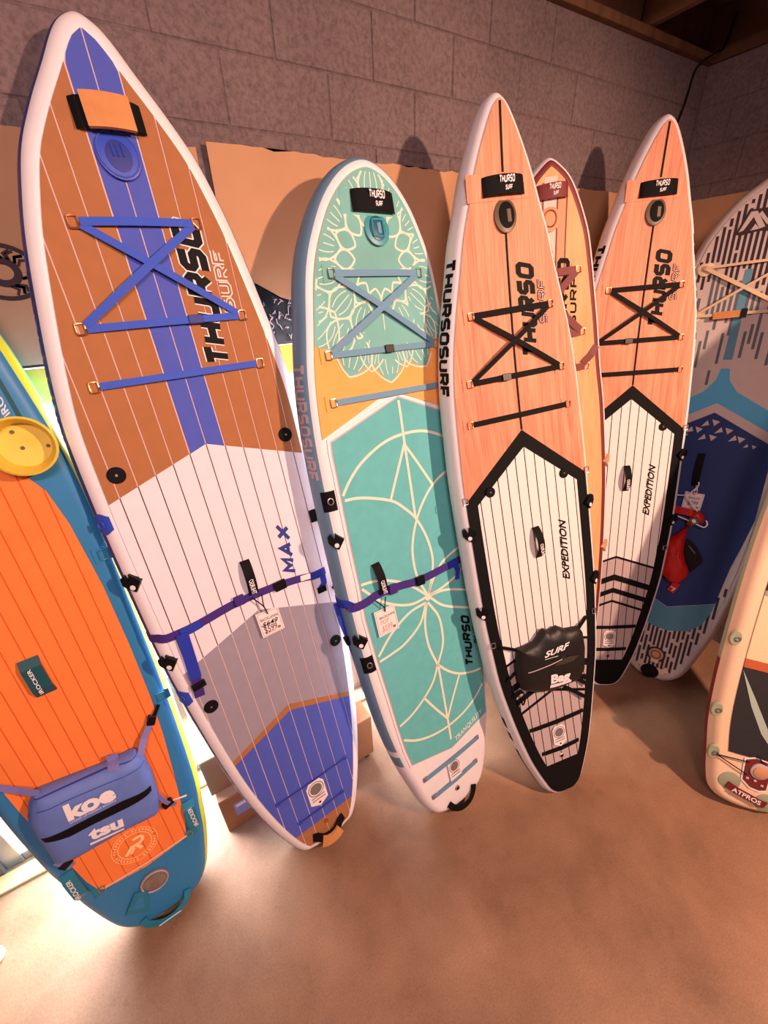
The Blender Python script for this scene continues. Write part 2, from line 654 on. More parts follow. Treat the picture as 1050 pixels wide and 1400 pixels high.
class Board:
    """local frame: u across the deck, v from tail to nose, third axis out of the deck"""

    def __init__(s, name, T, X, Y, N, L, outline, th=0.15, a=0.055, lift=0.0):
        s.T, s.X, s.Y, s.N = [np.array(q, float) for q in (T, X, Y, N)]
        s.T[2] += lift
        s.L, s.size = L
        s.th, s.a = th, a
        k = s.size
        m = Matrix([[s.X[i] * k, s.Y[i] * k, s.N[i] * k, s.T[i]] for i in range(3)] + [[0, 0, 0, 1]])
        # right-handed clean rotation
        s.M = m
        s.root = empty(name, m)
        ctl = outline
        P = [(-ctl[1][1], ctl[1][0])] + [(w, v) for v, w in ctl] + [(-ctl[-2][1], ctl[-2][0])]
        pts = []
        for i in range(1, len(P) - 2):
            q = [Vector(P[i + k]) for k in (-1, 0, 1, 2)]
            for j in range(6):
                t = j / 6
                pts.append(0.5 * ((2 * q[1]) + (q[2] - q[0]) * t + (2 * q[0] - 5 * q[1] + 4 * q[2] - q[3]) * t * t + (-q[0] + 3 * q[1] - 3 * q[2] + q[3]) * t ** 3))
        pts.append(Vector(P[-2]))
        s.out = [(max(0.0, p.x), p.y) for p in pts]
        n = len(s.out)
        s.nrm = []
        for i in range(n):
            if i == 0:
                s.nrm.append((0.0, -1.0))
            elif i == n - 1:
                s.nrm.append((0.0, 1.0))
            else:
                dx = s.out[i + 1][0] - s.out[i - 1][0]
                dy = s.out[i + 1][1] - s.out[i - 1][1]
                l = math.hypot(dx, dy)
                s.nrm.append((dy / l, -dx / l))
        # rest the lowest point on the floor
        zmin = min((s.M @ s.rail(sd, v, th)).z for sd in (-1, 1) for v in [o[1] for o in s.out[:24]] for th in (60, 30, 0, -30, -50, -70, -90))
        s.T[2] -= zmin - 0.001
        s.M.translation = Vector(s.T)
        s.root.matrix_world = s.M

    def r(s, v):
        return rock(v, s.L)

    def P(s, u, v, h=0.0):
        return Vector((u, v, s.r(v) + h))

    def world(s, u, v, h=0.0):
        return s.M @ s.P(u, v, h)

    def uv(s, px, py, h=0.0):
        d = ray(px, py)
        rr = 0.0
        for _ in range(30):
            t = ((s.T + (rr + h) * s.size * s.N - CAM_P) @ s.N) / (d @ s.N)
            Q = (CAM_P + t * d - s.T) / s.size
            u, v = Q @ s.X, Q @ s.Y
            rr = 0.5 * rr + 0.5 * s.r(v)
        return (float(u), float(v))

    def inset(s, d):
        """right half of the outline moved inward by d, tail to nose"""
        return [(max(0.0, o[0] - n[0] * d), o[1] - n[1] * d) for o, n in zip(s.out, s.nrm)]

    def w_at(s, v, d=0.0):
        q = s.inset(d)
        vs = [p[1] for p in q]
        # keep a monotone copy for interpolation
        vv, uu = [], []
        for p in q:
            if not vv or p[1] > vv[-1] + 1e-6:
                vv.append(p[1])
                uu.append(p[0])
        return float(np.interp(v, vv, uu, left=0.0, right=0.0))

    def vrange(s, d=0.0):
        q = s.inset(d)
        return min(p[1] for p in q), max(p[1] for p in q)

    def rail(s, side, v, th, off=0.0):
        """point on the rounded edge; th = 90 at the deck, 0 at the widest line, -90 at the bottom"""
        vs = [o[1] for o in s.out]
        k = max(1, min(len(vs) - 1, int(np.searchsorted(vs, v))))
        f = 0 if vs[k] == vs[k - 1] else (v - vs[k - 1]) / (vs[k] - vs[k - 1])
        o = [s.out[k - 1][i] * (1 - f) + s.out[k][i] * f for i in (0, 1)]
        n = [s.nrm[k - 1][i] * (1 - f) + s.nrm[k][i] * f for i in (0, 1)]
        c, sn = math.cos(math.radians(th)), math.sin(math.radians(th))
        e = -s.a * (1 - c) + off * c
        u = o[0] + n[0] * e
        vv = o[1] + n[1] * e
        return Vector((side * u, vv, s.r(vv) - s.th / 2 + (s.th / 2 + off) * sn))

    def hull(s, mats, pick):
        ths = [90, 80, 70, 60, 50, 40, 30, 20, 10, 0, -15, -30, -45, -60, -75, -90]
        n = len(s.out)
        loop = [(1, i) for i in range(n)] + [(-1, i) for i in range(n - 2, 0, -1)]
        Mn = len(loop)
        V, F, FM = [], [], []
        for th in ths:
            c, sn = math.cos(math.radians(th)), math.sin(math.radians(th))
            for sd, i in loop:
                o, nn = s.out[i], s.nrm[i]
                u = max(0.0, o[0] - nn[0] * s.a * (1 - c))
                v = o[1] - nn[1] * s.a * (1 - c)
                V.append((sd * u, v, s.r(v) - s.th / 2 + s.th / 2 * sn))
        for k in range(len(ths) - 1):
            for j in range(Mn):
                j2 = (j + 1) % Mn
                F.append([k * Mn + j, (k + 1) * Mn + j, (k + 1) * Mn + j2, k * Mn + j2])
                sd = loop[j][0] if loop[j][1] not in (0,) else loop[j2][0]
                vm = (s.out[loop[j][1]][1] + s.out[loop[j2][1]][1]) / 2
                FM.append(pick(sd, vm, (ths[k] + ths[k + 1]) / 2))
        for base, flip, mi in ((0, False, pick(0, 0, 90)), ((len(ths) - 1) * Mn, True, pick(0, 0, -90))):
            for i in range(n - 1):
                a, b = base + i, base + i + 1
                la = base + (Mn - i) % Mn if i else base
                lb = base + (Mn - (i + 1)) if i + 1 < n - 1 else base + n - 1
                f = [a, b, lb, la]
                g = []
                for x in f:
                    if x not in g:
                        g.append(x)
                if len(g) < 3:
                    continue
                F.append(g[::-1] if flip else g)
                FM.append(mi)
        return add_mesh('hull', V, F, mats, s.root, FM, smooth=True)

    # ---- flat foam / print laid on the deck
    def flat(s, name, polys, m, h=0.004, thick=0.0, parent=None, cuts=None, gap=0.006, holes=None):
        bm = bmesh.new()
        for p in polys:
            q = []
            for a in p:
                if not q or math.hypot(a[0] - q[-1][0], a[1] - q[-1][1]) > 1e-5:
                    q.append(a)
            if len(q) > 2 and math.hypot(q[0][0] - q[-1][0], q[0][1] - q[-1][1]) < 1e-5:
                q.pop()
            if len(q) < 3:
                continue
            if sgn_area(q) < 0:
                q = q[::-1]
            bm.faces.new([bm.verts.new((a[0], a[1], 0)) for a in q])
        bm.normal_update()
        big = [f for f in bm.faces if len(f.verts) > 4]
        if big:
            bmesh.ops.triangulate(bm, faces=big, ngon_method='EAR_CLIP')
        vs = [v.co.y for v in bm.verts]
        lo, hi = min(vs), max(vs)
        if hi - lo > 0.06:
            lv = 0.0
            while lv < hi:
                if lv > lo and (lv > 0.48 * s.L or lv < 0.26 * s.L):
                    bmesh.ops.bisect_plane(bm, geom=list(bm.verts) + list(bm.edges) + list(bm.faces), plane_co=(0, lv, 0), plane_no=(0, 1, 0), dist=1e-6)
                lv += 0.07
        if cuts:
            for c in cuts:
                for dd in (-gap / 2, gap / 2):
                    bmesh.ops.bisect_plane(bm, geom=list(bm.verts) + list(bm.edges) + list(bm.faces), plane_co=(c + dd, 0, 0), plane_no=(1, 0, 0), dist=1e-6)
            kill = [f for f in bm.faces if any(abs(f.calc_center_median().x - c) < gap / 2 for c in cuts)]
            bmesh.ops.delete(bm, geom=kill, context='FACES')
        if holes:
            kill = [f for f in bm.faces if holes(f.calc_center_median().x, f.calc_center_median().y)]
            bmesh.ops.delete(bm, geom=kill, context='FACES')
        if thick:
            be = [e for e in bm.edges if len(e.link_faces) == 1]
            r = bmesh.ops.extrude_edge_only(bm, edges=be)
            for v in [x for x in r['geom'] if isinstance(x, bmesh.types.BMVert)]:
                v.co.z = -thick
            bmesh.ops.recalc_face_normals(bm, faces=list(bm.faces))
        bm.verts.index_update()
        V = [tuple(s.P(v.co.x, v.co.y, h + v.co.z)) for v in bm.verts]
        F = [[v.index for v in f.verts] for f in bm.faces]
        bm.free()
        return add_mesh(name, V, F, m, parent or s.root)

    def text_map(s, p0, p1, pt, Wd):
        p0, p1, pt = [np.array(q) for q in (p0, p1, pt)]
        return lambda x, y: tuple(p0 + (p1 - p0) * (x / Wd) + (pt - p0) * y)

    def btext(s, name, string, p0, p1, pt, m, h, parent=None, w=0.26, outline=None, shear=0.18):
        polys, Wd = block_text(string, w, shear)
        f = s.text_map(p0, p1, pt, Wd)
        o = None
        if outline:
            po, _ = block_text(string, w + outline[1], shear)
            o = s.raw(name + '_outline', [[f(*q) for q in p] for p in po], outline[0], h - 0.0008, parent)
        return s.raw(name, [[f(*q) for q in p] for p in polys], m, h, parent)

    def raw(s, name, polys, m, h, parent=None, hf=None):
        V, F = [], []
        for p in polys:
            if sgn_area(p) < 0:
                p = p[::-1]
            k = len(V)
            if hf and len(p) == 4:
                q = [np.array(x) for x in p]
                n = 8
                for i in range(n + 1):
                    for j in range(n + 1):
                        a = (q[0] * (1 - i / n) + q[1] * (i / n)) * (1 - j / n) + (q[3] * (1 - i / n) + q[2] * (i / n)) * (j / n)
                        V.append(tuple(s.P(a[0], a[1], hf(a[0], a[1]) + h)))
                for i in range(n):
                    for j in range(n):
                        F.append([k + i * (n + 1) + j, k + (i + 1) * (n + 1) + j, k + (i + 1) * (n + 1) + j + 1, k + i * (n + 1) + j + 1])
                continue
            V += [tuple(s.P(a, b, (hf(a, b) if hf else 0) + h)) for a, b in p]
            F.append(list(range(k, k + len(p))))
        return add_mesh(name, V, F, m, parent or s.root)

    def ftext(s, name, string, p0, p1, pt, m, h, parent=None, shear=0.0, bold=0.0, hf=None):
        vs, fs, Wd = font_text(string, shear, bold)
        f = s.text_map(p0, p1, pt, Wd)
        q = [f(x, y) for x, y in vs]
        V = [tuple(s.P(a, b, (hf(a, b) if hf else 0) + h)) for a, b in q]
        return add_mesh(name, V, fs, m, parent or s.root)

    def rail_text(s, name, string, side, v0, v1, th0, th1, m, parent=None, w=0.26, off=0.0012, shear=0.18):
        """letters run from v0 to v1; their feet lie at th0 and their heads at th1"""
        polys, Wd = block_text(string, w, shear)
        V, F = [], []
        for p in polys:
            k = len(V)
            q = [np.array(x) for x in p]
            n = 5
            for i in range(n + 1):
                for j in range(n + 1):
                    a = (q[0] * (1 - i / n) + q[1] * (i / n)) * (1 - j / n) + (q[3] * (1 - i / n) + q[2] * (i / n)) * (j / n)
                    V.append(tuple(s.rail(side, v0 + (v1 - v0) * a[0] / Wd, th0 + (th1 - th0) * a[1], off)))
            for i in range(n):
                for j in range(n):
                    F.append([k + i * (n + 1) + j, k + (i + 1) * (n + 1) + j, k + (i + 1) * (n + 1) + j + 1, k + i * (n + 1) + j + 1])
        o = add_mesh(name, V, F, m, parent or s.root)
        return o

    def ribbon(s, name, pts, width, m, parent=None, thick=0.0025, smooth=0):
        """flat webbing along (u, v, h) points"""
        Q = [s.P(*p) for p in pts]
        if smooth:
            Q = smooth_path(Q, smooth)
        return s.ribbon3(name, Q, width, m, parent, thick)

    def ribbon3(s, name, Q, width, m, parent=None, thick=0.0025, up=(0, 0, 1)):
        V, F = [], []
        prevs = None
        for i, p in enumerate(Q):
            t = (Q[min(i + 1, len(Q) - 1)] - Q[max(i - 1, 0)]).normalized()
            sd = t.cross(Vector(up))
            if sd.length < 0.2 and prevs is not None:
                sd = prevs - t * prevs.dot(t)
            sd.normalize()
            if prevs is not None and sd.dot(prevs) < 0:
                sd = -sd
            prevs = sd
            nn = sd.cross(t).normalized()
            for a, b in ((-1, 0), (1, 0), (1, 1), (-1, 1)):
                V.append(tuple(p + sd * (a * width / 2) + nn * (b * thick)))
        for i in range(len(Q) - 1):
            for k in range(4):
                F.append([i * 4 + k, i * 4 + (k + 1) % 4, i * 4 + 4 + (k + 1) % 4, i * 4 + 4 + k])
        F.append([3, 2, 1, 0])
        e = (len(Q) - 1) * 4
        F.append([e, e + 1, e + 2, e + 3])
        return add_mesh(name, V, F, m, parent or s.root)

    def disc(s, name, u, v, r, h0, h1, m, parent=None, n=28, ry=None, bev=0.3, scale_top=None):
        ry = ry or r
        V, F = [], []
        rings = [(1, h0), (1, h0 + (h1 - h0) * (1 - bev)), (scale_top or 0.9, h1)]
        for k, h in rings:
            for i in range(n):
                a = 2 * math.pi * i / n
                V.append(tuple(s.P(u, v, h) + Vector((r * k * math.cos(a), ry * k * math.sin(a), 0))))
        for j in range(2):
            for i in range(n):
                F.append([j * n + i, j * n + (i + 1) % n, (j + 1) * n + (i + 1) % n, (j + 1) * n + i])
        F.append([2 * n + i for i in range(n)])
        return add_mesh(name, V, F, m, parent or s.root, smooth=True)

    def ring(s, name, u, v, R, r, h, m, parent=None, ry=None, tilt=0.0, square=False):
        ry = ry or R
        pts = []
        n = 16
        for i in range(n + 1):
            a = 2 * math.pi * i / n
            ca, sa = math.cos(a), math.sin(a)
            if square:
                k = 1 / max(abs(ca), abs(sa))
                k = 1 + (k - 1) * 0.75
                ca, sa = ca * k, sa * k
            pts.append(s.P(u, v, h) + Vector((R * ca, ry * sa, tilt * ca * R)))
        return add_mesh(name, *tube_geo(pts, r, 6, False), m, parent or s.root, smooth=True)

    def dbox(s, name, u, v, wu, wv, h0, h1, m, parent=None, ang=0.0, bev=0.002):
        vs, fs = box_geo(-wu / 2, wu / 2, -wv / 2, wv / 2, 0, h1 - h0, bev)
        ca, sa = math.cos(ang), math.sin(ang)
        o = s.P(u, v, h0)
        return add_mesh(name, [(o.x + a * ca - b * sa, o.y + a * sa + b * ca, o.z + c) for a, b, c in vs], fs, m, parent or s.root)

    def tube(s, name, pts, r, m, parent=None, smooth=0, n=8):
        Q = [s.P(*p) for p in pts]
        if smooth:
            Q = smooth_path(Q, smooth)
        return add_mesh(name, *tube_geo(Q, r, n), m, parent or s.root, smooth=True)

    def thing(s, name, u, v, label, cat, group=None, h=0.0):
        p = s.P(u, v, h)
        o = empty(name, s.M @ Matrix.Translation(p))
        OFF[o.name] = tuple(p)
        return tag(o, label, cat, group)

    # ---- regions of the deck pad bounded by chevrons (apex v, corner v)
    def region(s, d, low, high):
        """polygon between two chevrons; None = up to the tail / nose end of the inset outline"""
        q = [p for p in s.inset(d)]
        v0, v1 = min(p[1] for p in q), max(p[1] for p in q)
        lc = low[1] if low else v0 - 1
        hc = high[1] if high else v1 + 1
        right = []
        if low:
            right.append((s.w_at(lc, d), lc))
        last = -9
        for p in q:
            if lc + 1e-4 < p[1] < hc - 1e-4 and p[1] > last + 1e-4:
                right.append(p)
                last = p[1]
        if high:
            right.append((s.w_at(hc, d), hc))
        poly = []
        if low:
            poly.append((0, low[0]))
        poly += [(u, v) for u, v in right]
        if high:
            poly.append((0, high[0]))
        poly += [(-u, v) for u, v in right[::-1]]
        return poly

    def puff(s, name, outline, H, h0, m, parent, pw=4.0, wr=0.004, seed=1, rings=9):
        """soft closed bag with the given outline, H thick"""
        out = []
        k = len(outline)
        for i in range(k):
            a, b = Vector(outline[i]), Vector(outline[(i + 1) % k])
            nn = max(1, int((b - a).length / 0.02))
            out += [a.lerp(b, j / nn) for j in range(nn)]
        c = sum(out, Vector((0, 0))) / len(out)
        n = len(out)
        rnd = random.Random(seed)
        V, F = [], []
        prof = []
        for j in range(rings + 1):
            t = j / rings
            sc = 1 - t ** 1.5
            prof.append((sc, H * (1 - sc ** pw) ** 0.5))
        for q in out:
            V.append(tuple(s.P(c.x + (q.x - c.x) * 0.93, c.y + (q.y - c.y) * 0.93, h0)))
        for sc, hh in prof[:-1]:
            for q in out:
                V.append(tuple(s.P(c.x + (q.x - c.x) * sc, c.y + (q.y - c.y) * sc, h0 + H * 0.25 + hh * 0.75 + (rnd.random() - .5) * wr * (sc < 0.95))))
        V.append(tuple(s.P(c.x, c.y, h0 + H)))
        nr = rings + 1
        for j in range(nr - 1):
            for i in range(n):
                F.append([j * n + i, j * n + (i + 1) % n, (j + 1) * n + (i + 1) % n, (j + 1) * n + i])
        top = (nr - 1) * n
        for i in range(n):
            F.append([top + i, top + (i + 1) % n, len(V) - 1])
        F.append([i for i in range(n)][::-1])
        ar = sorted([(math.atan2(q.y - c.y, q.x - c.x), (q - c).length) for q in out])
        A = [x[0] for x in ar]
        Rr = [x[1] for x in ar]

        def hf(u, v):
            r = math.hypot(u - c.x, v - c.y)
            R0 = np.interp(math.atan2(v - c.y, u - c.x), A, Rr, period=2 * math.pi)
            sc = min(1.0, r / R0)
            return h0 + H * 0.25 + 0.75 * H * (1 - sc ** pw) ** 0.5
        if sgn_area([tuple(q) for q in out]) < 0:
            F = [f[::-1] for f in F]
        o = add_mesh(name, V, F, m, parent, smooth=True)
        return o, hf


def d_ring(b, u, v, m='copper', size=0.016, patch=None, h=0.004):
    r = b.ring('d_ring', u, v, size * 0.8, 0.0028, h + 0.006, m, square=True, ry=size)
    if patch:
        b.flat('ring_patch', [[(u - 0.035, v - 0.03), (u + 0.035, v - 0.022), (u + 0.035, v + 0.022), (u - 0.035, v + 0.03)]], patch, h + 0.002, 0.002, r)
    return r


def hex_sticker(b, u, v, sc, h, paper='paper', disc_m='grey_ink', square=False):
    """rating sticker with a round emblem and two text bars"""
    if square:
        pl = [(-.5, -.72), (.5, -.72), (.5, .72), (-.5, .72)]
    else:
        pl = [(0, -.9), (.5, -.62), (.5, .5), (.28, .78), (-.28, .78), (-.5, .5), (-.5, -.62)]
    o = b.flat('rating_sticker', [[(u + x * sc, v + y * sc) for x, y in pl]], paper, h, 0.0)
    b.flat('sticker_emblem', [[(u + x, v + y) for x, y in arc2(0, sc * .22, sc * .33)]], disc_m, h + .0006, parent=o)
    b.raw('sticker_ring', stroke([(u + x, v + y) for x, y in arc2(0, sc * .22, sc * .42)], sc * .035, True), 'ink', h + .0006, o)
    for k in (0, 1):
        b.raw('sticker_line', [[(u - .38 * sc, v - (.3 + .17 * k) * sc), (u + .38 * sc, v - (.3 + .17 * k) * sc), (u + .38 * sc, v - (.24 + .17 * k) * sc), (u - .38 * sc, v - (.24 + .17 * k) * sc)]], 'grey_ink', h + .0006, o)
    if not square:
        b.flat('sticker_dot', [arc2(u, v - .68 * sc, sc * .07, n=10)], 'ink', h + .0006, parent=o)
    return o


def paddle_clip(b, side, v, m='black_gloss', dot='white_ink', th=38):
    """notched paddle holder glued on the rounded edge"""
    c = b.rail(side, v, th)
    n = (b.rail(side, v, th, 0.01) - c).normalized()
    t = Vector((0, 1, 0))
    t = (t - n * t.dot(n)).normalized()
    x = t.cross(n) * 1.0
    if x.x * side > 0:
        x = -x                       # x points towards the deck
    prof = [(-.93, -.07), (-.53, -.6), (.27, -1.2), (1.2, .07), (.13, 1.13), (-.07, .25), (-.47, 1.07), (-.93, .73)]
    S_ = 0.033
    V, F = [], []
    for hh in (-0.014, 0.013):
        V += [tuple(c + x * (p[0] * S_) + t * (p[1] * S_) + n * hh) for p in prof]
    k = len(prof)
    F = [[i, (i + 1) % k, k + (i + 1) % k, k + i] for i in range(k)]
    bm = bmesh.new()
    bv = [bm.verts.new(q) for q in V]
    for f in F:
        bm.faces.new([bv[i] for i in f])
    bm.normal_update()
    for fs in (list(range(k))[::-1], [k + i for i in range(k)]):
        f = bm.faces.new([bv[i] for i in fs])
        f.normal_update()
        bmesh.ops.triangulate(bm, faces=[f], ngon_method='EAR_CLIP')
    bmesh.ops.recalc_face_normals(bm, faces=list(bm.faces))
    bm.verts.index_update()
    o = add_mesh('paddle_clip', [tuple(q.co) for q in bm.verts], [[q.index for q in f.verts] for f in bm.faces], m, b.root)
    bm.free()
    cc = c + n * 0.0136 + t * (-0.018) + x * 0.003
    rr = 0.0105
    ring = [tuple(cc + x * (rr * math.cos(a)) + t * (rr * math.sin(a))) for a in [2 * math.pi * i / 14 for i in range(14)]]
    add_mesh('clip_dot', ring, [list(range(14))], dot, o)
    return o


def rail_patch(b, side, v, m, half=0.035, th0=20, th1=85, ring='blue_web', hexa=True):
    """patch with a small ring, wrapped over the rounded edge"""
    V, F = [], []
    nu, nv = 8, 6
    for i in range(nu + 1):
        th = th0 + (th1 - th0) * i / nu
        k = 1.0
        if hexa:
            k = 0.55 + 0.45 * min(1, 2.2 * min(i, nu - i) / nu + .1)
        for j in range(nv + 1):
            V.append(tuple(b.rail(side, v + half * k * (2 * j / nv - 1), th, 0.0022)))
    for i in range(nu):
        for j in range(nv):
            F.append([i * (nv + 1) + j, i * (nv + 1) + j + 1, (i + 1) * (nv + 1) + j + 1, (i + 1) * (nv + 1) + j])
    if side > 0:
        F = [f[::-1] for f in F]
    o = add_mesh('ring_patch', V, F, m, b.root)
    c = b.rail(side, v, (th0 + th1) / 2, 0.007)
    n = (c - b.rail(side, v, (th0 + th1) / 2, 0.0)).normalized()
    t = Vector((0, 1, 0))
    x = t.cross(n).normalized()
    pts = [c + x * (0.012 * math.cos(a)) + t * (0.014 * math.sin(a)) for a in [2 * math.pi * i / 14 for i in range(15)]]
    add_mesh('d_ring', *tube_geo(pts, 0.0026, 6, False), ring, o, smooth=True)
    return o


def nose_handle(b, u0, u1, v, hgt, m='black', pad=None, padm=None, text=True, h=0.004, tm='white_ink', tilt=0.0):
    """webbing handle arched over the deck between u0 and u1"""
    n = 12
    root = None
    pts = []
    for i in range(n + 1):
        t = i / n
        u = u0 + (u1 - u0) * t
        pts.append((u, v + tilt * (t - .5), h + 0.002 + 0.022 * math.sin(math.pi * t) ** 0.6))
    root = b.ribbon('carry_handle', pts, hgt, m, thick=0.004)
    if padm:
        q = [p for p in pts if u0 + (u1 - u0) * .14 < p[0] < u0 + (u1 - u0) * .90]
        b.ribbon('handle_wrap', [(p[0], p[1], p[2] + .004) for p in q], hgt * 1.15, padm, root, thick=0.012)
    if text:
        w = (u1 - u0)
        uc = (u0 + u1) / 2
        b.btext('handle_logo', 'THURSO', (uc - .16 * w, v + .001), (uc + .2 * w, v + .001 + tilt * .3), (uc - .16 * w, v + .4 * hgt), tm, h + 0.0315, root, w=0.2)
        b.btext('handle_logo', 'SURF', (uc - .02 * w, v - .33 * hgt), (uc + .14 * w, v - .33 * hgt), (uc - .02 * w, v - .08 * hgt), tm, h + 0.0315, root, w=0.2)
    return root


def centre_handle(b, p0, p1, width, text='THURSO', m='black', h=0.004, tm='white_ink', arch=0.028):
    """short grab strap along the deck from p0 to p1"""
    pts = []
    for i in range(11):
        t = i / 10
        pts.append((p0[0] + (p1[0] - p0[0]) * t, p0[1] + (p1[1] - p0[1]) * t, h + 0.003 + arch * math.sin(math.pi * t) ** 0.7))
    o = b.ribbon('centre_handle', pts, width, m, thick=0.004)
    if text:
        d = np.array(p1) - np.array(p0)
        l = np.linalg.norm(d)
        d = d / l
        e = np.array([-d[1], d[0]])
        a = np.array(p0) + d * l * .92 - e * width * .25
        c = np.array(p0) + d * l * .5 - e * width * .25
        b.ftext('handle_logo', text, tuple(a), tuple(c), tuple(a + e * width * .5), tm, h + .003 + arch + .0055, o, shear=.2, bold=.02)
    return o


def plug(b, u, v, r=0.03, h=0.004):
    o = b.disc('leash_plug', u, v, r, h - .003, h + .007, 'black', ry=r)
    b.disc('plug_screw', u, v, r * .16, h + .006, h + .0085, 'steel', o, n=10)
    return o



def crop(ox, oy, k):
    """reads positions taken from an enlarged detail of the photograph"""
    return lambda x, y: (ox + x / k, oy + y / k)


# ================================================================== room
LX = -1.26          # left jamb of the glazed door
RX = 0.87           # right jamb
DT = 2.43           # head of the door opening
WALLY = 2.030
CX = 3.70           # inner face of the right wall
ZT = 3.943          # top of the masonry

fl = add_mesh('floor', [(-4, -3.2, 0), (CX, -3.2, 0), (CX, WALLY + 1.6, 0), (-4, WALLY + 1.6, 0)], [[0, 1, 2, 3]], 'floor')
tag(fl, 'stained brown concrete floor of the storage basement', None, None, 'structure')

# back wall: recessed mortar bed with single blocks standing proud
bw = empty('wall_back', Matrix.Translation((0, WALLY, 0)))
tag(bw, 'grey cinder block wall behind the paddle boards', None, None, 'structure')
OFF[bw.name] = (0, WALLY, 0)
g1 = box_geo(-4, LX - .05, WALLY + .003, WALLY + .2, 0, ZT)
g2 = box_geo(RX + .05, CX + .2, WALLY + .003, WALLY + .2, 0, ZT)
g3 = box_geo(LX - .05, RX + .05, WALLY + .003, WALLY + .2, DT + .12, ZT)
add_mesh('mortar_bed', *merge(g1, g2, g3), 'mortar', bw)
BH, BL = 0.2101, 0.4202


def block_mesh(w, hgt, depth=0.05):
    me = bpy.data.meshes.new('block')
    vs, fs = box_geo(0, w, 0, depth, 0, hgt, 0.0025)
    me.from_pydata(vs, [], fs)
    me.materials.append(M['block'])
    return me


_bm = {}


def put_block(parent, w, loc, rot=0.0):
    key = round(w, 3)
    if key not in _bm:
        _bm[key] = block_mesh(w, BH - 0.006)
    o = bpy.data.objects.new('block', _bm[key])
    COL.objects.link(o)
    o.parent = parent
    o.location = loc
    o.rotation_euler = (0, 0, rot)


for row in range(20):
    z0 = ZT - (row + 1) * BH
    if z0 < -0.05:
        break
    ph = 1.420 if row % 2 == 0 else 1.210
    x = ph - 13 * BL
    while x < CX:
        a, b_ = x + .0035, x + BL - .0035
        spans = [(max(a, -2.6), min(b_, CX - .002))]
        if z0 < DT + .14:
            spans = [(max(a, -2.6), min(b_, LX - .06)), (max(a, RX + .06), min(b_, CX - .002))]
        for p, q in spans:
            if q - p > 0.04 and z0 > -0.01:
                put_block(bw, q - p, (p, random.uniform(-.002, .0015), z0 + .005))
        x += BL

rw = empty('wall_right', Matrix.Translation((CX, 0, 0)))
tag(rw, 'grey cinder block side wall at the corner', None, None, 'structure')
OFF[rw.name] = (CX, 0, 0)
add_mesh('mortar_bed', *box_geo(CX + .003, CX + .2, -3.2, WALLY + .05, 0, ZT), 'mortar', rw)
for row in range(19):
    z0 = ZT - (row + 1) * BH
    y = WALLY - 0.004 - (0.203 if row % 2 else 0.33)
    hi = WALLY - 0.004
    while hi > -1.6:
        if z0 > -0.01:
            put_block(rw, hi - y - .007, (random.uniform(-.003, .003), hi - .002, z0 + .005), -math.pi / 2)
        hi = y
        y -= BL

# floor structure above: plate, joists, boards
cl = box('ceiling', -4, CX + .2, -3.2, WALLY + .2, 4.19, 4.23, 'plywood')
tag(cl, 'dark plywood underside of the floor above', None, None, 'structure')
t1 = box('trim_1', -4, CX - .021, WALLY - .035, WALLY + .1, ZT, ZT + .04, 'joist')
tag(t1, 'timber plate lying on top of the block wall', None, None, 'structure')
t2 = box('trim_2', -4, CX - .021, WALLY + .02, WALLY + .06, ZT + .041, 4.188, 'plywood')
tag(t2, 'dark rim board above the plate', None, None, 'structure')
for i, x in enumerate((2.955, 2.00, 1.05, 0.10, -0.85, -1.80)):
    j = box('ceiling_joist', x, x + .05, -3.2, WALLY + .015, ZT + .042, 4.187, 'joist', bev=.004)
    tag(j, ('old timber ceiling joist nearest the wall corner with the cable', 'old timber ceiling joist above the two redwood boards')[i] if i < 2 else 'old timber ceiling joist over the left side of the room', 'joist', 'ceiling joists')

# glazed door in the back wall
dr = empty('door_1', Matrix.Translation((0, WALLY, 0)))
OFF[dr.name] = (0, WALLY, 0)
tag(dr, 'aluminium framed glass door behind the leaning boards with daylight outside', None, None, 'structure')
t5 = box('trim_5', CX - .02, CX + .1, -3.2, WALLY + .1, ZT, 4.188, 'plywood')
tag(t5, 'dark timber along the top of the side wall', None, None, 'structure')
y0 = WALLY + .03
box('door_frame', LX - .05, LX + .03, y0, y0 + .08, 0.001, DT + .03, 'alu', dr, .004)
box('door_frame', RX - .03, RX + .05, y0, y0 + .08, 0.001, DT + .03, 'alu', dr, .004)
box('door_frame', LX + .031, RX - .031, y0, y0 + .08, DT - .04, DT + .03, 'alu', dr, .004)
box('door_rail', LX + .031, RX - .031, y0 + .005, y0 + .075, 0.001, .06, 'alu', dr, .004)
for x in (LX + .08, -0.25, -0.17):
    box('door_stile', x, x + .05, y0 + .01, y0 + .06, .061, DT - .041, 'alu', dr, .004)
box('pane', LX + .131, -0.251, y0 + .03, y0 + .036, .061, DT - .041, 'glass', dr)
box('pane', -0.119, RX - .032, y0 + .03, y0 + .036, .061, DT - .041, 'glass', dr)
box('side_panel', -2.4, LX - .051, WALLY - .03, WALLY - .002, 0.09, 1.2, 'brown_panel', dr, .004)
sl = box('trim_3', -2.6, 0.9, 1.93, 2.028, 0.0005, .02, 'pine', bev=.003)
tag(sl, 'worn pine threshold board in front of the glass door', None, None, 'structure')
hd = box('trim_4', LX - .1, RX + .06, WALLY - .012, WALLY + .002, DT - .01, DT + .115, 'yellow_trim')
tag(hd, 'strip over the glass door coloured yellow to imitate daylight glow', None, None, 'structure')

sp = box('overcast_sky', -3.6, 3.0, 3.0, 3.02, -0.02, 4.4, 'sky')
tag(sp, 'white overcast daylight outside the glass door', None, None, 'structure')

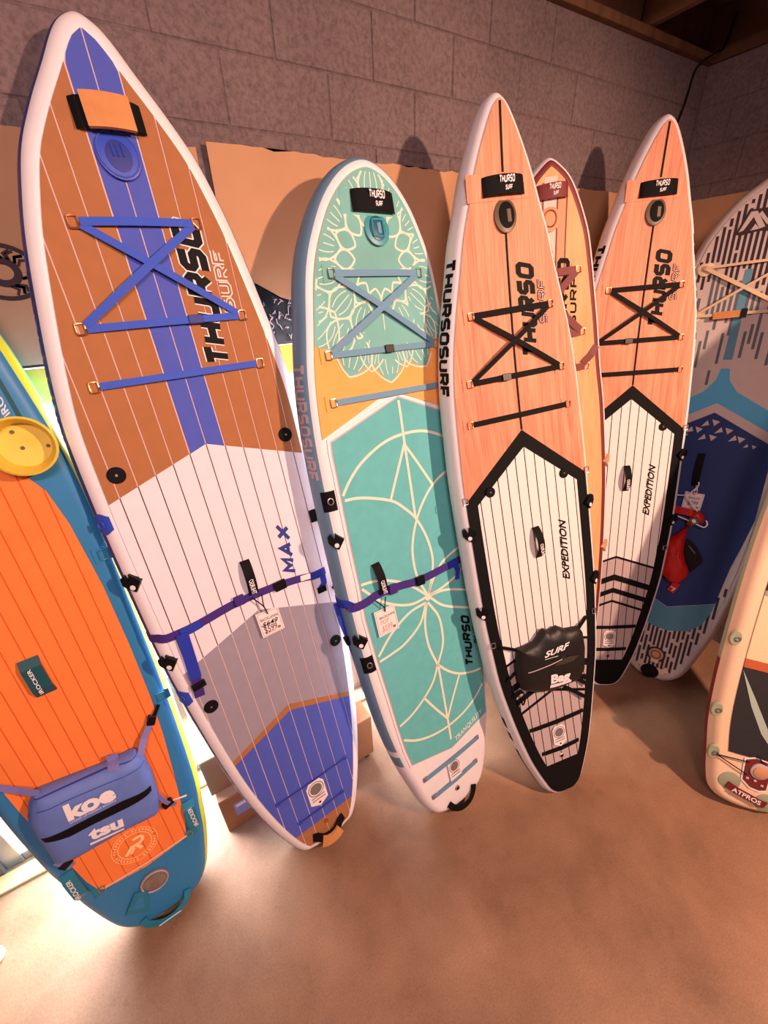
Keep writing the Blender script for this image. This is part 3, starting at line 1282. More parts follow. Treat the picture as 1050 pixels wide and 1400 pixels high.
# cardboard sheets fixed to the wall, tops level
def sheet(name, x0, x1, zt, bot, y, label, group=None, torn=0.003, seed=3):
    rnd = random.Random(seed)
    n = 40
    top = [(x0 + (x1 - x0) * i / n, zt + rnd.uniform(-torn, torn)) for i in range(n + 1)]
    low = [(x, z) for x, z in bot][::-1]
    P = top + low
    k = len(P)
    bm = bmesh.new()
    for yy in (y, y + .006):
        vs = [bm.verts.new((a, yy, c)) for a, c in P]
        f = bm.faces.new(vs)
    bm.faces.ensure_lookup_table()
    bm.verts.ensure_lookup_table()
    for i in range(k):
        j = (i + 1) % k
        bm.faces.new([bm.verts[i], bm.verts[j], bm.verts[k + j], bm.verts[k + i]])
    bmesh.ops.triangulate(bm, faces=[f for f in bm.faces if len(f.verts) > 4])
    bmesh.ops.recalc_face_normals(bm, faces=list(bm.faces))
    bm.verts.index_update()
    V = [tuple(v.co) for v in bm.verts]
    F = [[v.index for v in f.verts] for f in bm.faces]
    bm.free()
    o = add_mesh(name, V, F, 'cardboard')
    return tag(o, label, 'cardboard', group)


s1 = sheet('cardboard_sheet', -1.9, 0.440, 3.238, [(-1.9, 2.56), (0.440, 2.56)], WALLY - .010, 'cardboard sheet printed with a round black mark, on the block wall above the glass door', seed=3)
s2 = sheet('cardboard_sheet', 0.475, 2.17, 3.254, [(.475, 2.84), (.58, 2.80), (.68, 2.745), (.83, 2.70), (1.03, 2.66), (2.17, 2.55)], WALLY - .030, 'curled cardboard sheet on the block wall behind the teal lotus board', seed=5, torn=.005)
s3 = sheet('cardboard_sheet', 2.13, CX - .04, 3.252, [(2.13, 2.3), (CX - .04, 2.3)], WALLY - .020, 'cardboard sheet on the block wall running into the corner', seed=8)
cs = box('cardboard_sheet', CX - .026, CX - .018, -0.4, WALLY - .04, 2.3, 3.230, 'cardboard')
tag(cs, 'cardboard sheet on the right side wall behind the grey striped board', 'cardboard')

# round black print on the left sheet
c0 = on_wall(4, 372, WALLY - .023)
pm = []
pm += stroke(arc2(c0[0], c0[2], .10, n=36, ry=.078), .014, True)
pm += stroke(arc2(c0[0], c0[2], .038, n=24, ry=.034), .022, True)
rr = random.Random(4)
for k in range(18):
    a = rr.uniform(0, 360)
    pm += stroke([(c0[0] + .05 * math.cos(math.radians(a)), c0[2] + .042 * math.sin(math.radians(a))), (c0[0] + .07 * math.cos(math.radians(a + 14)), c0[2] + .055 * math.sin(math.radians(a + 14))), (c0[0] + .088 * math.cos(math.radians(a + 4)), c0[2] + .07 * math.sin(math.radians(a + 4)))], .008)
V, F = [], []
for q in pm:
    k = len(V)
    V += [(a, WALLY - .0108, c) for a, c in q]
    F.append([k, k + 1, k + 2, k + 3])
add_mesh('printed_mark', V, F, 'am_dash', s1)

# black polythene hanging under the curled sheet
V, F = [], []
nx, nz = 14, 12
rr = random.Random(9)
for i in range(nx + 1):
    for k in range(nz + 1):
        x = .455 + .41 * i / nx
        z = 2.565 + (2.80 - 2.565) * k / nz
        V.append((x, WALLY - .006 - .007 * (1 + math.sin(i * 1.9 + k * .9)) * (0.5 + .5 * rr.random()), z))
for i in range(nx):
    for k in range(nz):
        F.append([i * (nz + 1) + k, (i + 1) * (nz + 1) + k, (i + 1) * (nz + 1) + k + 1, i * (nz + 1) + k + 1])
ps = add_mesh('plastic_sheet', V, F, 'plastic_sheet', smooth=True)
tag(ps, 'crumpled black plastic sheet with painted white reflections above the glass door', 'plastic sheet')
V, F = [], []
for k in range(26):  # white strokes drawn as reflections on the shiny plastic
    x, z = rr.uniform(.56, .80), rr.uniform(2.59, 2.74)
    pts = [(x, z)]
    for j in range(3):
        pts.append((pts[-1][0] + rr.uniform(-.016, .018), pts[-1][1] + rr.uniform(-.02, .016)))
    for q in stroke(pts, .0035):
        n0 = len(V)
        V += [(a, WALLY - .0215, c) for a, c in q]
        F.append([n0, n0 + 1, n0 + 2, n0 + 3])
add_mesh('drawn_glints', V, F, 'silver_text', ps)['kind'] = 'stuff'

# black cable in the corner
cb = add_mesh('corner_cable', *tube_geo(smooth_path([(CX - .05, WALLY - .12, 4.13), (CX - .06, WALLY - .10, 3.99), (CX - .13, WALLY - .10, 3.955), (CX - .15, WALLY - .012, 3.91), (CX - .19, WALLY - .012, 3.74), (CX - .27, WALLY - .012, 3.51), (CX - .275, WALLY - .012, 3.42), (CX - .30, WALLY - .012, 3.25)], 5), .006, 6), 'black')
tag(cb, 'thin black cable running down the block wall in the corner', 'cable')

# ------------------------------------------------------------------ boxes on the floor
def carton(name, x0, x1, y0, y1, z0, z1, label, lab=None, group=None, rotz=0.0):
    cx, cy = (x0 + x1) / 2, (y0 + y1) / 2
    o = empty(name, Matrix.Translation((cx, cy, z0)) @ Matrix.Rotation(rotz, 4, 'Z'))
    tag(o, label, 'box', group)
    hx, hy, H = (x1 - x0) / 2, (y1 - y0) / 2, z1 - z0
    box('carton_body', -hx, hx, -hy, hy, 0.0, H, 'box_card', o, .004)
    box('flap', -hx + .002, hx - .002, -hy + .002, -.003, H + .0005, H + .004, 'box_card', o)
    box('flap', -hx + .002, hx - .002, .003, hy - .002, H + .0005, H + .004, 'box_card', o)
    box('tape', -hx - .001, hx + .001, -.03, .03, H + .0042, H + .005, 'tape', o)
    if lab:
        box('label', lab[0], lab[1], -hy - .0015, -hy - .0002, lab[2], lab[3], 'label_blue', o)
        box('label_strip', lab[0] + .01, lab[1] - .01, -hy - .0024, -hy - .0016, lab[3] - .035, lab[3] - .012, 'white_ink', o)
    return o


carton('cardboard_box', -0.215, 0.30, 1.585, 1.88, 0.0, 0.30, 'brown carton with a lilac label on the floor under another carton', (-.19, -.04, .11, .22), rotz=.02)
b2 = carton('cardboard_box', -0.235, 0.24, 1.64, 1.90, 0.306, 0.60, 'brown carton with a white arrow on top of the labelled carton', rotz=.02)
add_mesh('printed_arrow', [(-.13 + a * 1.3, -.1315, .08 + c * 1.3) for a, c in ((0, 0), (.05, 0), (.05, .012), (.016, .012), (.03, .06), (.018, .06))], [[0, 1, 2, 3, 4, 5]], 'white_ink', b2)
cr_ = carton('cardboard_box', 0.36, 0.72, 1.50, 1.84, 0.075, 0.43, 'brown carton on small casters beside the teal lotus board')
box('tape', -.06, .0, -.1725, -.1705, .02, .33, 'tape', cr_)
for sx in (-1, 1):
    for sy in (-1, 1):
        px_, py_ = sx * .14, sy * .12
        add_mesh('caster', *merge(tube_geo([(px_ - .012, py_, -.045), (px_ + .012, py_, -.045)], .028, 12), box_geo(px_ - .016, px_ + .016, py_ - .016, py_ + .016, -.03, .001)), 'black_gloss', cr_)
cq = carton('cardboard_box', 0.40, 0.66, 1.60, 1.82, 0.436, 0.66, 'small open brown carton on the carton with casters')
box('open_flap', .131, .134, -.10, .09, .16, .30, 'cardboard', cq)

# small round white cap lying on the floor
kp = on_floor(-6, 1311)
V, F = [], []
for R0, zz in ((.034, 0.0005), (.040, .008), (.040, .022), (.034, .032), (.018, .036), (0.0, .037)):
    for i in range(20):
        V.append((R0 * math.cos(2 * math.pi * i / 20), R0 * math.sin(2 * math.pi * i / 20), zz))
for j in range(5):
    for i in range(20):
        F.append([j * 20 + i, j * 20 + (i + 1) % 20, (j + 1) * 20 + (i + 1) % 20, (j + 1) * 20 + i])
wc = add_mesh('round_cap', V, F, 'white_pvc', smooth=True)
wc.location = (kp[0], kp[1], 0)
tag(wc, 'small round white plastic cap on the bright floor by the orange board', 'cap')

# ================================================================== the blue, brown and white board
b = Board('paddle_board', (0.2824, 1.2361, -0.0166), (0.99761, 0.06482, 0.02388), (-0.03763, 0.22013, 0.97474), (0.05792, -0.97332, 0.22204), (3.485, 1.0209),
          [(.03, 0), (.04, .1), (.085, .175), (.28, .255), (.57, .328), (.85, .372), (1.24, .412), (1.5, .428), (1.95, .437), (2.2, .437), (2.4, .431), (2.54, .414), (2.73, .38), (2.95, .333), (3.09, .292), (3.2, .25), (3.3, .192), (3.39, .131), (3.465, .08), (3.5, .042), (3.515, 0)], th=.13)
MAXB = b
tag(b.root, 'wide paddle board with a blue stripe on brown, white middle and blue tail', 'paddle board')
b.hull(['white_pvc', 'max_rail'], lambda sd, v, th: 1 if th < 38 else 0)
P = b.uv
D = .058


def av(p, q):
    return (P(*p)[1] + P(*q)[1]) / 2


ch1 = (2.268, 2.135)
ch2 = (P(358, 831)[1], av((249, 921), (462, 822)))
ch3 = (P(394, 962)[1], av((318, 1044), (478, 940.7)))
ch4 = (P(398, 969)[1], av((323, 1047), (479, 948)))
ch5 = (.212, .212)
SP = .068
cuts = [SP * k for k in range(-6, 7)]
for nm, lo, hi, m, base in (('deck_pad_brown', ch1, None, 'max_brown', 'line_light'), ('deck_pad_white', ch2, ch1, 'max_white', 'line_dark'),
                            ('deck_pad_grey', ch3, ch2, 'max_grey', 'line_light'), ('deck_pad_tan_band', ch4, ch3, 'max_brown', 'line_light'),
                            ('deck_pad_blue', ch5, ch4, 'max_blue', 'line_light'), ('deck_pad_tail', None, ch5, 'max_brown', 'line_light')):
    R_ = b.region(D, lo, hi)
    g_ = b.flat('groove_bed', [R_], base, .0015)
    o = b.flat(nm, [R_], m, .0045, .003, cuts=cuts, gap=.004, holes=(lambda u, v: abs(u) < SP) if nm == 'deck_pad_brown' else None)
# blue centre stripe
st = [(-SP + .003, 2.135 + (1 - SP / .373) * .133), (0, 2.268), (SP - .003, 2.135 + (1 - SP / .373) * .133)]
vt = b.vrange(D)[1]
rt = [(min(SP - .003, b.w_at(v, D)), v) for v in np.linspace(st[2][1], vt, 60)][1:]
b.flat('centre_stripe', [st + rt + [(-u, v) for u, v in rt[::-1]]], 'max_blue', .0045, .003, cuts=[0.0], gap=.004)

H1 = .006
# lettering
c1, c2, c3 = crop(0, 0, 2.625), crop(0, 350, 2.3333), crop(100, 600, 2.5)
b.btext('brand_lettering', 'THURSO', P(*c2(742, 345)), P(271, 313), P(*c2(664, 345)), 'ink', .0075, w=.3, outline=('white_ink', .10), shear=.12)
b.btext('brand_lettering', 'SURF', P(*c2(752, 175)), P(*c1(800, 905)), P(*c2(712, 180)), 'max_brown', .0078, w=.16, outline=('white_ink', .16), shear=.12)
b.btext('model_lettering', 'MAX', P(405.5, 780), P(394.5, 721), P(387.5, 783), 'navy', .0058, w=.25, shear=.2)

# bungee webbing with rings
R1 = [(-.182, 3.0), (.182, 3.0)]
R2 = [(-.265, 2.707), (.265, 2.707)]
R3 = [(-.289, 2.529), (.289, 2.529)]
for u, v in R1 + R2 + R3:
    d_ring(b, u, v, 'copper', .017)


def web(b, p, q, m, w=.024, h0=.012, h1=.016):
    n = 6
    return b.ribbon('bungee_strap', [(p[0] + (q[0] - p[0]) * i / n, p[1] + (q[1] - p[1]) * i / n, h0 + (h1 - h0) * math.sin(math.pi * i / n)) for i in range(n + 1)], w, m)


e_ = .017
web(b, (R1[0][0] + e_, 3.0), (R1[1][0] - e_, 3.0), 'blue_web', h1=.02)
web(b, (R1[0][0] + e_, 2.992), (R2[1][0] - e_, 2.715), 'blue_web', h1=.024)
web(b, (R1[1][0] - e_, 2.992), (R2[0][0] + e_, 2.715), 'blue_web', h1=.028)
o = web(b, (R2[0][0] + e_, 2.705), (R2[1][0] - e_, 2.705), 'blue_web', h1=.02)
b.dbox('strap_slider', .09, 2.705, .05, .03, .018, .026, 'navy', o)
web(b, (R3[0][0] + e_, 2.529), (R3[1][0] - e_, 2.529), 'blue_web', h1=.02)
plug(b, -.323, 2.231)
plug(b, .323, 2.231)
plug(b, P(288.4, 965)[0], P(288.4, 965)[1])
plug(b, -P(288.4, 965)[0], P(288.4, 965)[1])

# nose handle and valve
p0, p1 = P(98, 152, .01), P(195, 166, .01)
nose_handle(b, p0[0], p1[0], (p0[1] + p1[1]) / 2, .075, padm='tan_pad', text=False)
vu, vv = P(163, 212)
o = b.disc('valve', 0.0, vv, .062, .004, .011, 'blue_patch', ry=.07)
b.disc('valve_cap', 0.0, vv - .008, .036, .010, .014, 'navy', o, ry=.042)
b.ring('valve_ring', 0.0, vv, .056, .003, .011, 'max_blue', o, ry=.063)
for k in (-1, 0, 1):
    b.dbox('valve_rib', k * .014, vv + .006, .005, .034, .0138, .017, 'blue_patch', o)

# tail cords, sticker, tail handle
for (ul, vl) in ((.195, .476), (.126, .287)):
    b.tube('tail_cord', [(-ul, vl, .010), (0, vl, .013), (ul, vl, .010)], .0042, 'navy')
    for sd in (-1, 1):
        d_ring(b, sd * ul, vl, 'blue_web', .012)
hex_sticker(b, 0.0, P(432.5, 1082)[1], .10, .0062)
plug_t = b.disc('tail_fitting', P(445.5, 1120)[0], P(445.5, 1120)[1], .012, .003, .012, 'copper', n=12)
pL, pR = P(431.6, 1142), P(463.6, 1117)
vt_ = (pL[1] + pR[1]) / 2
hw = (pR[0] - pL[0]) / 2
o = b.ribbon('tail_handle', [(-hw - .02, vt_, .005), (-hw, vt_ - .004, .010), (-hw * .5, vt_ - .03, .022), (0, vt_ - .034, .026), (hw * .5, vt_ - .03, .022), (hw, vt_ - .004, .010), (hw + .02, vt_, .005)], .05, 'black', thick=.004)
b.ribbon('handle_wrap', [(-hw * .72, vt_ - .036, .022), (-hw * .4, vt_ - .044, .028), (0, vt_ - .046, .031), (hw * .4, vt_ - .044, .028), (hw * .72, vt_ - .036, .022)], .062, 'tan_pad', o, thick=.012)

# centre handle
centre_handle(b, P(333, 766), P(346, 811), .042)
# fittings on the rounded edges
for px_ in ((150, 716), (253, 958)):
    v_ = P(*px_)[1]
    rail_patch(b, -1, v_, 'blue_patch', .042, 10, 80)
    rail_patch(b, 1, v_, 'blue_patch', .042, 10, 80)
for px_ in ((178, 798), (230, 907)):
    v_ = P(*px_)[1]
    paddle_clip(b, -1, v_, th=62)
    paddle_clip(b, 1, v_, th=62)
v_ = P(427, 705)[1]
b.dbox('side_tab', .372, v_, .06, .06, .003, .010, 'black')
b.rail_text('rail_lettering', 'THURSOSURF', -1, 2.95, 2.35, -10, 30, 'max_blue')
for vv_ in (.62, .52, .42):
    pass

# purple and blue shoulder strap round the board
uS, vS = P(313, 828)
S1 = b.thing('shoulder_strap', uS, vS, 'purple and blue webbing strap around the white middle of the widest board', 'strap')
wl = P(212, 875)[1]
wr = P(450, 776)[1]
Q = [b.rail(-1, wl, th, .003) for th in (-60, -30, 0, 30, 60)] + [b.P(*P(x, y), .012) for x, y in ((226, 872), (244, 865), (273, 851), (313, 828), (343, 814), (375, 801), (390, 796), (410, 790), (430, 785))] + [b.rail(1, wr, th, .003) for th in (60, 30, 0, -30, -60)]
b.ribbon3('webbing', smooth_path(Q, 3), .036, 'purple_web', S1)
b.ribbon('blue_section', [(*P(246, 864), .0155), (*P(260, 858), .0158), (*P(274, 850), .0155)], .037, 'strap_blue', S1)
b.ribbon('hanging_tail', [(*P(248, 864), .02), (*P(253, 880), .018), (*P(261, 905), .014), (*P(267, 925), .014)], .046, 'strap_blue', S1, smooth=4)
b.ribbon('tail_end', [(*P(267, 925), .012), (*P(273, 950), .012)], .040, 'purple_web', S1)
pb = P(271, 934)
b.dbox('slide_buckle', pb[0], pb[1], .055, .028, .010, .026, 'black_gloss', S1, ang=.1)
for x, y, w_, m_ in ((326, 819, .04, 'purple_web'), (381, 798.5, .05, 'black_gloss')):
    pb = P(x, y)
    pa = P(x + 10, y - 4.6)
    b.dbox('buckle', pb[0], pb[1], w_ * 1.1, .045, .012, .026, m_, S1, ang=math.atan2(pa[1] - pb[1], pa[0] - pb[0]))
pb, pa = P(416, 788), P(426, 785)
b.dbox('sewn_label', pb[0], pb[1], .05, .026, .014, .0165, 'paper', S1, ang=math.atan2(pa[1] - pb[1], pa[0] - pb[0]))
b.ribbon('blue_section', [(*P(424, 787), .0155), (*P(440, 781), .0155)], .037, 'strap_blue', S1)
b.ribbon('hanging_tail', [(*P(438, 783), .02), (*P(441, 795), .016), (*P(437, 803), .014)], .03, 'strap_blue', S1)
pb = P(438, 804)
b.dbox('slide_buckle', pb[0], pb[1], .045, .03, .012, .024, 'black_gloss', S1)


# price cards
def price_card(b, corners, label, ink, lines, cord_from, cord_m='black', h=.022, group=None):
    q = [b.uv(x, y, h) for x, y in corners]        # tl, tr, br, bl
    c = (sum(a for a, _ in q) / 4, sum(a for _, a in q) / 4)
    t = b.thing('price_tag', c[0], c[1], label, 'price tag', group, h)
    b.flat('card', [q], 'paper', h, .0015, t)
    A = [np.array(x) for x in q]

    def at(s_, t_):
        return tuple((A[0] * (1 - s_) + A[1] * s_) * (1 - t_) + (A[3] * (1 - s_) + A[2] * s_) * t_)
    ins = [at(.06, .05), at(.94, .05), at(.94, .95), at(.06, .95)]
    b.raw('card_border', stroke(ins, .002, True), 'pale_red_ink', h + .0008, t)
    for txt, s0, s1_, tb, tt, m_, sh in lines:
        b.ftext('card_writing', txt, at(s0, tb), at(s1_, tb), at(s0, tt), m_, h + .001, t, shear=sh, bold=.01)
    b.raw('card_rule', stroke([at(.14, .88), at(.62, .88)], .0025), ink, h + .001, t)
    b.raw('card_code', [[at(.72, .78), at(.86, .78), at(.86, .88), at(.72, .88)]], 'grey_ink', h + .001, t)
    kn = at(.5, .12)
    for f in cord_from:
        p_ = b.uv(*f, .02)
        mid = ((p_[0] + kn[0]) / 2 + (.012 if f is cord_from[0] else -.008), (p_[1] + kn[1]) / 2 - .004)
        b.tube('cord', [(*p_, .028), (*mid, .034), (*kn, h + .006)], .0026, cord_m, t, smooth=5, n=6)
    return t


price_card(b, [(349, 841), (379.5, 829), (389.5, 858), (360, 872.5)], 'white price card marked 599 hanging from the centre handle of the blue and brown board', 'maroon_ink',
           [('BACKLAWN', .12, .90, .36, .24, 'maroon_ink', 0), ('$649', .12, .84, .60, .40, 'ink', .3), ('$599', .14, .72, .86, .60, 'maroon_ink', .1)], [(343, 816), (357, 811)])
tp = bpy.data.objects['price_tag']
b.raw('strike_out', stroke([b.uv(357, 857, .022), b.uv(378, 848, .022)], .003), 'ink', .0235, tp)
# struck-out line over the old price is part of the card lettering above

# ================================================================== the teal and orange lotus board
b = Board('paddle_board', (1.0222, 0.9752, -0.0117), (0.99882, 0.04832, -0.00542), (-0.0081, 0.27527, 0.96133), (0.04794, -0.96015, 0.27534), (3.237, 1.0191),
          [(.03, 0), (.04, .1), (.07, .17), (.12, .212), (.2, .25), (.32, .285), (.5, .333), (.73, .375), (.95, .4), (1.2, .418), (1.5, .428), (1.9, .430), (2.25, .425), (2.5, .405), (2.7, .37), (2.85, .342), (2.95, .313), (3.04, .272), (3.125, .222), (3.2, .155), (3.25, .08), (3.27, 0)])
TQ = b
tag(b.root, 'paddle board with a green lotus on its nose and white arcs on teal', 'paddle board')
b.hull(['white_pvc', 'tq_rail', 'tq_line'], lambda sd, v, th: (1 if th < 56 and not (v < .68 and (int((v - .02) / .055) % 2 == 0) and v > .48) and v > .48 else 0))
P = b.uv
c7, c8, c9 = crop(380, 200, 3.889), crop(380, 480, 3.5), crop(420, 820, 3.75)
ap = P(543, 541.4)
vc = P(*c8(205, 428))[1]
vb = P(*c8(250, 450))[1]
nose = b.region(.055, (ap[1] + .03, vc), None)
b.flat('nose_pad', [nose], 'tq_orange', .004, .003)
# lotus print
LC = (0.008, 2.915)
NP = 14


def pet(ang, r0, r1, hw, n=10):
    """one lens shaped petal, returns left and right edges"""
    ca, sa = math.cos(ang), math.sin(ang)
    L_, R_2 = [], []
    for i in range(n + 1):
        t = i / n
        r = r0 + (r1 - r0) * t
        w = hw * abs(math.sin(math.pi * t)) ** .8
        L_.append((LC[0] + r * ca - w * sa, LC[1] + r * sa + w * ca))
        R_2.append((LC[0] + r * ca + w * sa, LC[1] + r * sa - w * ca))
    return L_, R_2


def inside(p, d=.062):
    return abs(p[0]) < b.w_at(p[1], d) and p[1] < b.vrange(d)[1] - .002


def clip_poly(poly, d=.056):
    out = []
    for u, v in poly:
        v = min(v, b.vrange(d)[1] - .001)
        w = b.w_at(v, d)
        out.append((max(-w, min(w, u)), v))
    return out


fills, strokes_ = [], []
for k in range(NP):
    a = -math.pi / 2 + 2 * math.pi * k / NP
    l, r = pet(a, .16, .475, .098)
    fills.append(clip_poly(l + r[::-1]))
    l2, r2 = pet(a + math.pi / NP, .10, .42, .085)
    fills.append(clip_poly(l2 + r2[::-1]))
nz_ = [(u, v) for u, v in b.inset(.057) if v > 2.72]
green = [(b.w_at(2.62, .057), 2.62)] + nz_ + [(-u, v) for u, v in nz_[::-1]] + [(-b.w_at(2.62, .057), 2.62), (-.2, 2.56), (0.0, 2.52), (.2, 2.56)]
b.flat('lotus_print', [green], 'tq_green', .0048)
lp = b.raw('lotus_petal', [f for f in fills], 'tq_green', .0052)


def add_line(pts, w=.008):
    seg = []
    for p in pts:
        if inside(p):
            seg.append(p)
        else:
            if len(seg) > 1:
                strokes_.extend(stroke(seg, w))
            seg = []
    if len(seg) > 1:
        strokes_.extend(stroke(seg, w))


for k in range(NP):
    a = -math.pi / 2 + 2 * math.pi * k / NP
    for an, r0, r1, hw, veins, vw in ((a + math.pi / NP, .105, .195, .033, 0, .0075), (a, .165, .315, .056, 3, .0068), (a + math.pi / NP, .265, .43, .062, 2, .006), (a, .29, .475, .088, 4, .0068)):
        l, r = pet(an, r0, r1, hw)
        add_line(l, vw)
        add_line(r, vw)
        for q in range(veins):
            f = (q + 1) / (veins + 1) * 2 - 1
            pts = []
            for i in range(2, 9):
                m0 = ((l[i][0] + r[i][0]) / 2, (l[i][1] + r[i][1]) / 2)
                ed = l[i] if f > 0 else r[i]
                pts.append((m0[0] + (ed[0] - m0[0]) * abs(f), m0[1] + (ed[1] - m0[1]) * abs(f)))
            add_line(pts, .0036)
b.raw('lotus_line', strokes_, 'tq_line', .0060)

# teal middle panel with pale border, arcs drawn from traced points
le = [c8(255, 440), c8(262, 500), c8(285, 610), c8(310, 740), c8(350, 940), c8(390, 1120), c9(300, 100), c9(360, 310), c9(420, 500), c9(465, 650), c9(505, 770)]
le = [P(*p) for p in le]
bl = P(*c9(538, 842))
bc = P(*c9(740, 752))
apt = P(*c8(572, 222))
us = [-(p[0] - .012) for p in le]
right = [(-u_ * -1 if False else us[i], le[i][1]) for i, u_ in enumerate(us)]
panel = [(apt[0], apt[1])] + le + [bl, bc, (-bl[0] + .02, bl[1])] + right[::-1]
cen_ = (0.01, 1.35)
grow = [(cen_[0] + (u - cen_[0]) * 1.055, cen_[1] + (v - cen_[1]) * 1.018) for u, v in panel]
b.flat('panel_border', [grow], 'white_pvc', .0046, .003)
b.flat('panel_border_line', [[(cen_[0] + (u - cen_[0]) * 1.02, cen_[1] + (v - cen_[1]) * 1.006) for u, v in panel]], 'silver_text', .0050)
b.flat('middle_pad', [panel], 'tq_teal', .0062, .002)
pu = [p[0] for p in le]
pv = [p[1] for p in le]


def in_panel(p):
    if not (bl[1] - .02 < p[1] < apt[1]):
        return False
    w = np.interp(p[1], pv[::-1], [-x for x in pu[::-1]])
    return -w + .002 < p[0] < w + .010


lines = [
    [c8(570, 222), c8(585, 320), c8(600, 430)], [c8(600, 430), c8(628, 620), c8(655, 800)],
    [c8(303, 705), c8(340, 620), c8(400, 530), c8(500, 440), c8(600, 395), c8(700, 383), c8(800, 415), c8(880, 480)],
    [c8(303, 718), c8(400, 702), c8(535, 715), c8(600, 750), c8(660, 805), c8(712, 900), c8(737, 1000), c8(728, 1100), c8(715, 1170)],
    [c8(880, 545), c8(800, 575), c8(735, 640), c8(690, 720), c8(660, 805), c8(642, 900), c8(642, 985), c8(665, 1085), c8(715, 1170)],
    [c8(600, 445), c8(570, 570), c8(535, 715)], [c8(600, 445), c8(665, 535), c8(735, 637)],
    [c8(385, 1122), c8(450, 1102), c8(520, 1096), c8(620, 1115), c8(715, 1170)], [c8(385, 1128), c8(480, 1190), c8(560, 1212), c8(640, 1208), c8(715, 1170)],
    [c8(715, 1170), c8(735, 1100), c8(780, 1010), c8(860, 935), c8(910, 890)], [c8(715, 1170), c8(780, 1130), c8(850, 1070), c8(900, 1000)],
    [c8(715, 1170), c8(800, 1140), c8(910, 1140)], [c8(715, 1170), c8(790, 1215), c8(910, 1225)],
    [c9(605, 12), c9(520, 65), c9(430, 170), c9(352, 310)], [c9(605, 12), c9(575, 120), c9(500, 220), c9(430, 275), c9(358, 322)],
    [c9(608, 12), c9(600, 120), c9(618, 230), c9(665, 330)], [c9(615, 12), c9(668, 80), c9(688, 160), c9(690, 235), c9(665, 330)],
    [c9(665, 330), c9(640, 420), c9(590, 510), c9(530, 590), c9(462, 655)], [c9(665, 330), c9(720, 362), c9(780, 375), c9(850, 362), c9(910, 335)],
    [c9(668, 335), c9(692, 470), c9(716, 605)], [c9(776, 378), c9(745, 490), c9(716, 605)], [c9(595, 500), c9(655, 555), c9(716, 605)],
    [c9(480, 716), c9(560, 716), c9(640, 690), c9(720, 642), c9(800, 570), c9(860, 490), c9(905, 400)], [c9(716, 605), c9(728, 680), c9(740, 752)],
]
qs = []
for ln in lines:
    pts = curve2([P(*p) for p in ln], 7)
    seg = []
    for p in pts:
        if in_panel(p):
            seg.append(p)
    if len(seg) > 1:
        qs += stroke(seg, .0125)
b.raw('arc_line', qs, 'tq_line', .0072)
b.flat('star_centre', [arc2(*P(584, 816), .018, n=14)], 'tq_line', .0074)

b.btext('brand_lettering', 'THURSO', P(646.7, 908), P(640, 843), P(635.5, 908), 'ink', .0080, w=.28, shear=.05)
b.btext('brand_lettering', 'SURF', P(650.5, 878), P(648, 848), P(646.5, 878), 'ink', .0080, w=.2, shear=.05)
b.ftext('model_lettering', 'TRANQUILITY', P(*c9(757, 722)), P(*c9(892, 572)), P(*c9(752, 700)), 'white_ink', .0080, bold=.01)
b.rail_text('rail_lettering', 'THURSOSURF', -1, P(402, 498, -.03)[1], P(432, 655, -.03)[1], -5, 48, 'silver_text', w=.24)

Ra = [(-.212, 2.866), (.212, 2.866)]
Rb = [(-.278, 2.578), (.278, 2.578)]
Rc = [(-.292, P(459.7, 551)[1]), (.292, P(459.7, 551)[1])]
for u, v in Ra + Rb + Rc:
    d_ring(b, u, v, 'steel', .017, 'tq_green' if v > 2.7 else 'tq_orange', h=.006)
e_ = .016
web(b, (Ra[0][0] + e_, Ra[0][1]), (Ra[1][0] - e_, Ra[1][1]), 'tq_web', .025)
web(b, (Ra[0][0] + e_, Ra[0][1] - .008), (Rb[1][0] - e_, Rb[1][1] + .008), 'tq_web', .025, h1=.024)
web(b, (Ra[1][0] - e_, Ra[0][1] - .008), (Rb[0][0] + e_, Rb[1][1] + .008), 'tq_web', .025, h1=.028)
o = web(b, (Rb[0][0] + e_, Rb[0][1]), (Rb[1][0] - e_, Rb[1][1]), 'tq_web', .025)
b.dbox('strap_slider', .01, Rb[0][1], .045, .032, .018, .026, 'black_gloss', o)
web(b, (Rc[0][0] + e_, Rc[0][1]), (Rc[1][0] - e_, Rc[1][1]), 'tq_web', .025)
p0, p1 = P(482, 272, .02), P(539, 277, .02)
b.flat('handle_base', [[(p0[0] - .050, p0[1] - .042), (p1[0] + .02, p1[1] - .042), (p1[0] + .02, p1[1] + .038), (p0[0] - .045, p0[1] + .038)]], 'tq_green', .0066, .002)
nose_handle(b, p0[0], p1[0], (p0[1] + p1[1]) / 2, .072, h=.006)
pv_ = P(513.7, 314.4)
o = b.disc('valve', pv_[0], pv_[1], .057, .006, .013, 'tq_valve', ry=.06)
b.disc('valve_cap', pv_[0], pv_[1], .036, .012, .017, 'tq_valve_dark', o, ry=.044)
b.ring('valve_ring', pv_[0], pv_[1], .026, .004, .019, 'tq_valve', o, ry=.03, square=True)
b.dbox('valve_rib', pv_[0] + .006, pv_[1], .018, .04, .016, .021, 'tq_web', o)
# side tabs and clips
for (x, y) in ((451, 686), (505, 910)):
    v_ = P(x, y)[1]
    for sd in (-1, 1):
        rail_patch(b, sd, v_, 'black', .045, 40, 112, 'steel', False)
for (x, y) in ((463, 739), (495, 877)):
    v_ = P(x, y)[1]
    paddle_clip(b, -1, v_, th=62)
    paddle_clip(b, 1, v_, th=62)
centre_handle(b, P(511, 770), P(522, 811), .042, h=.007)
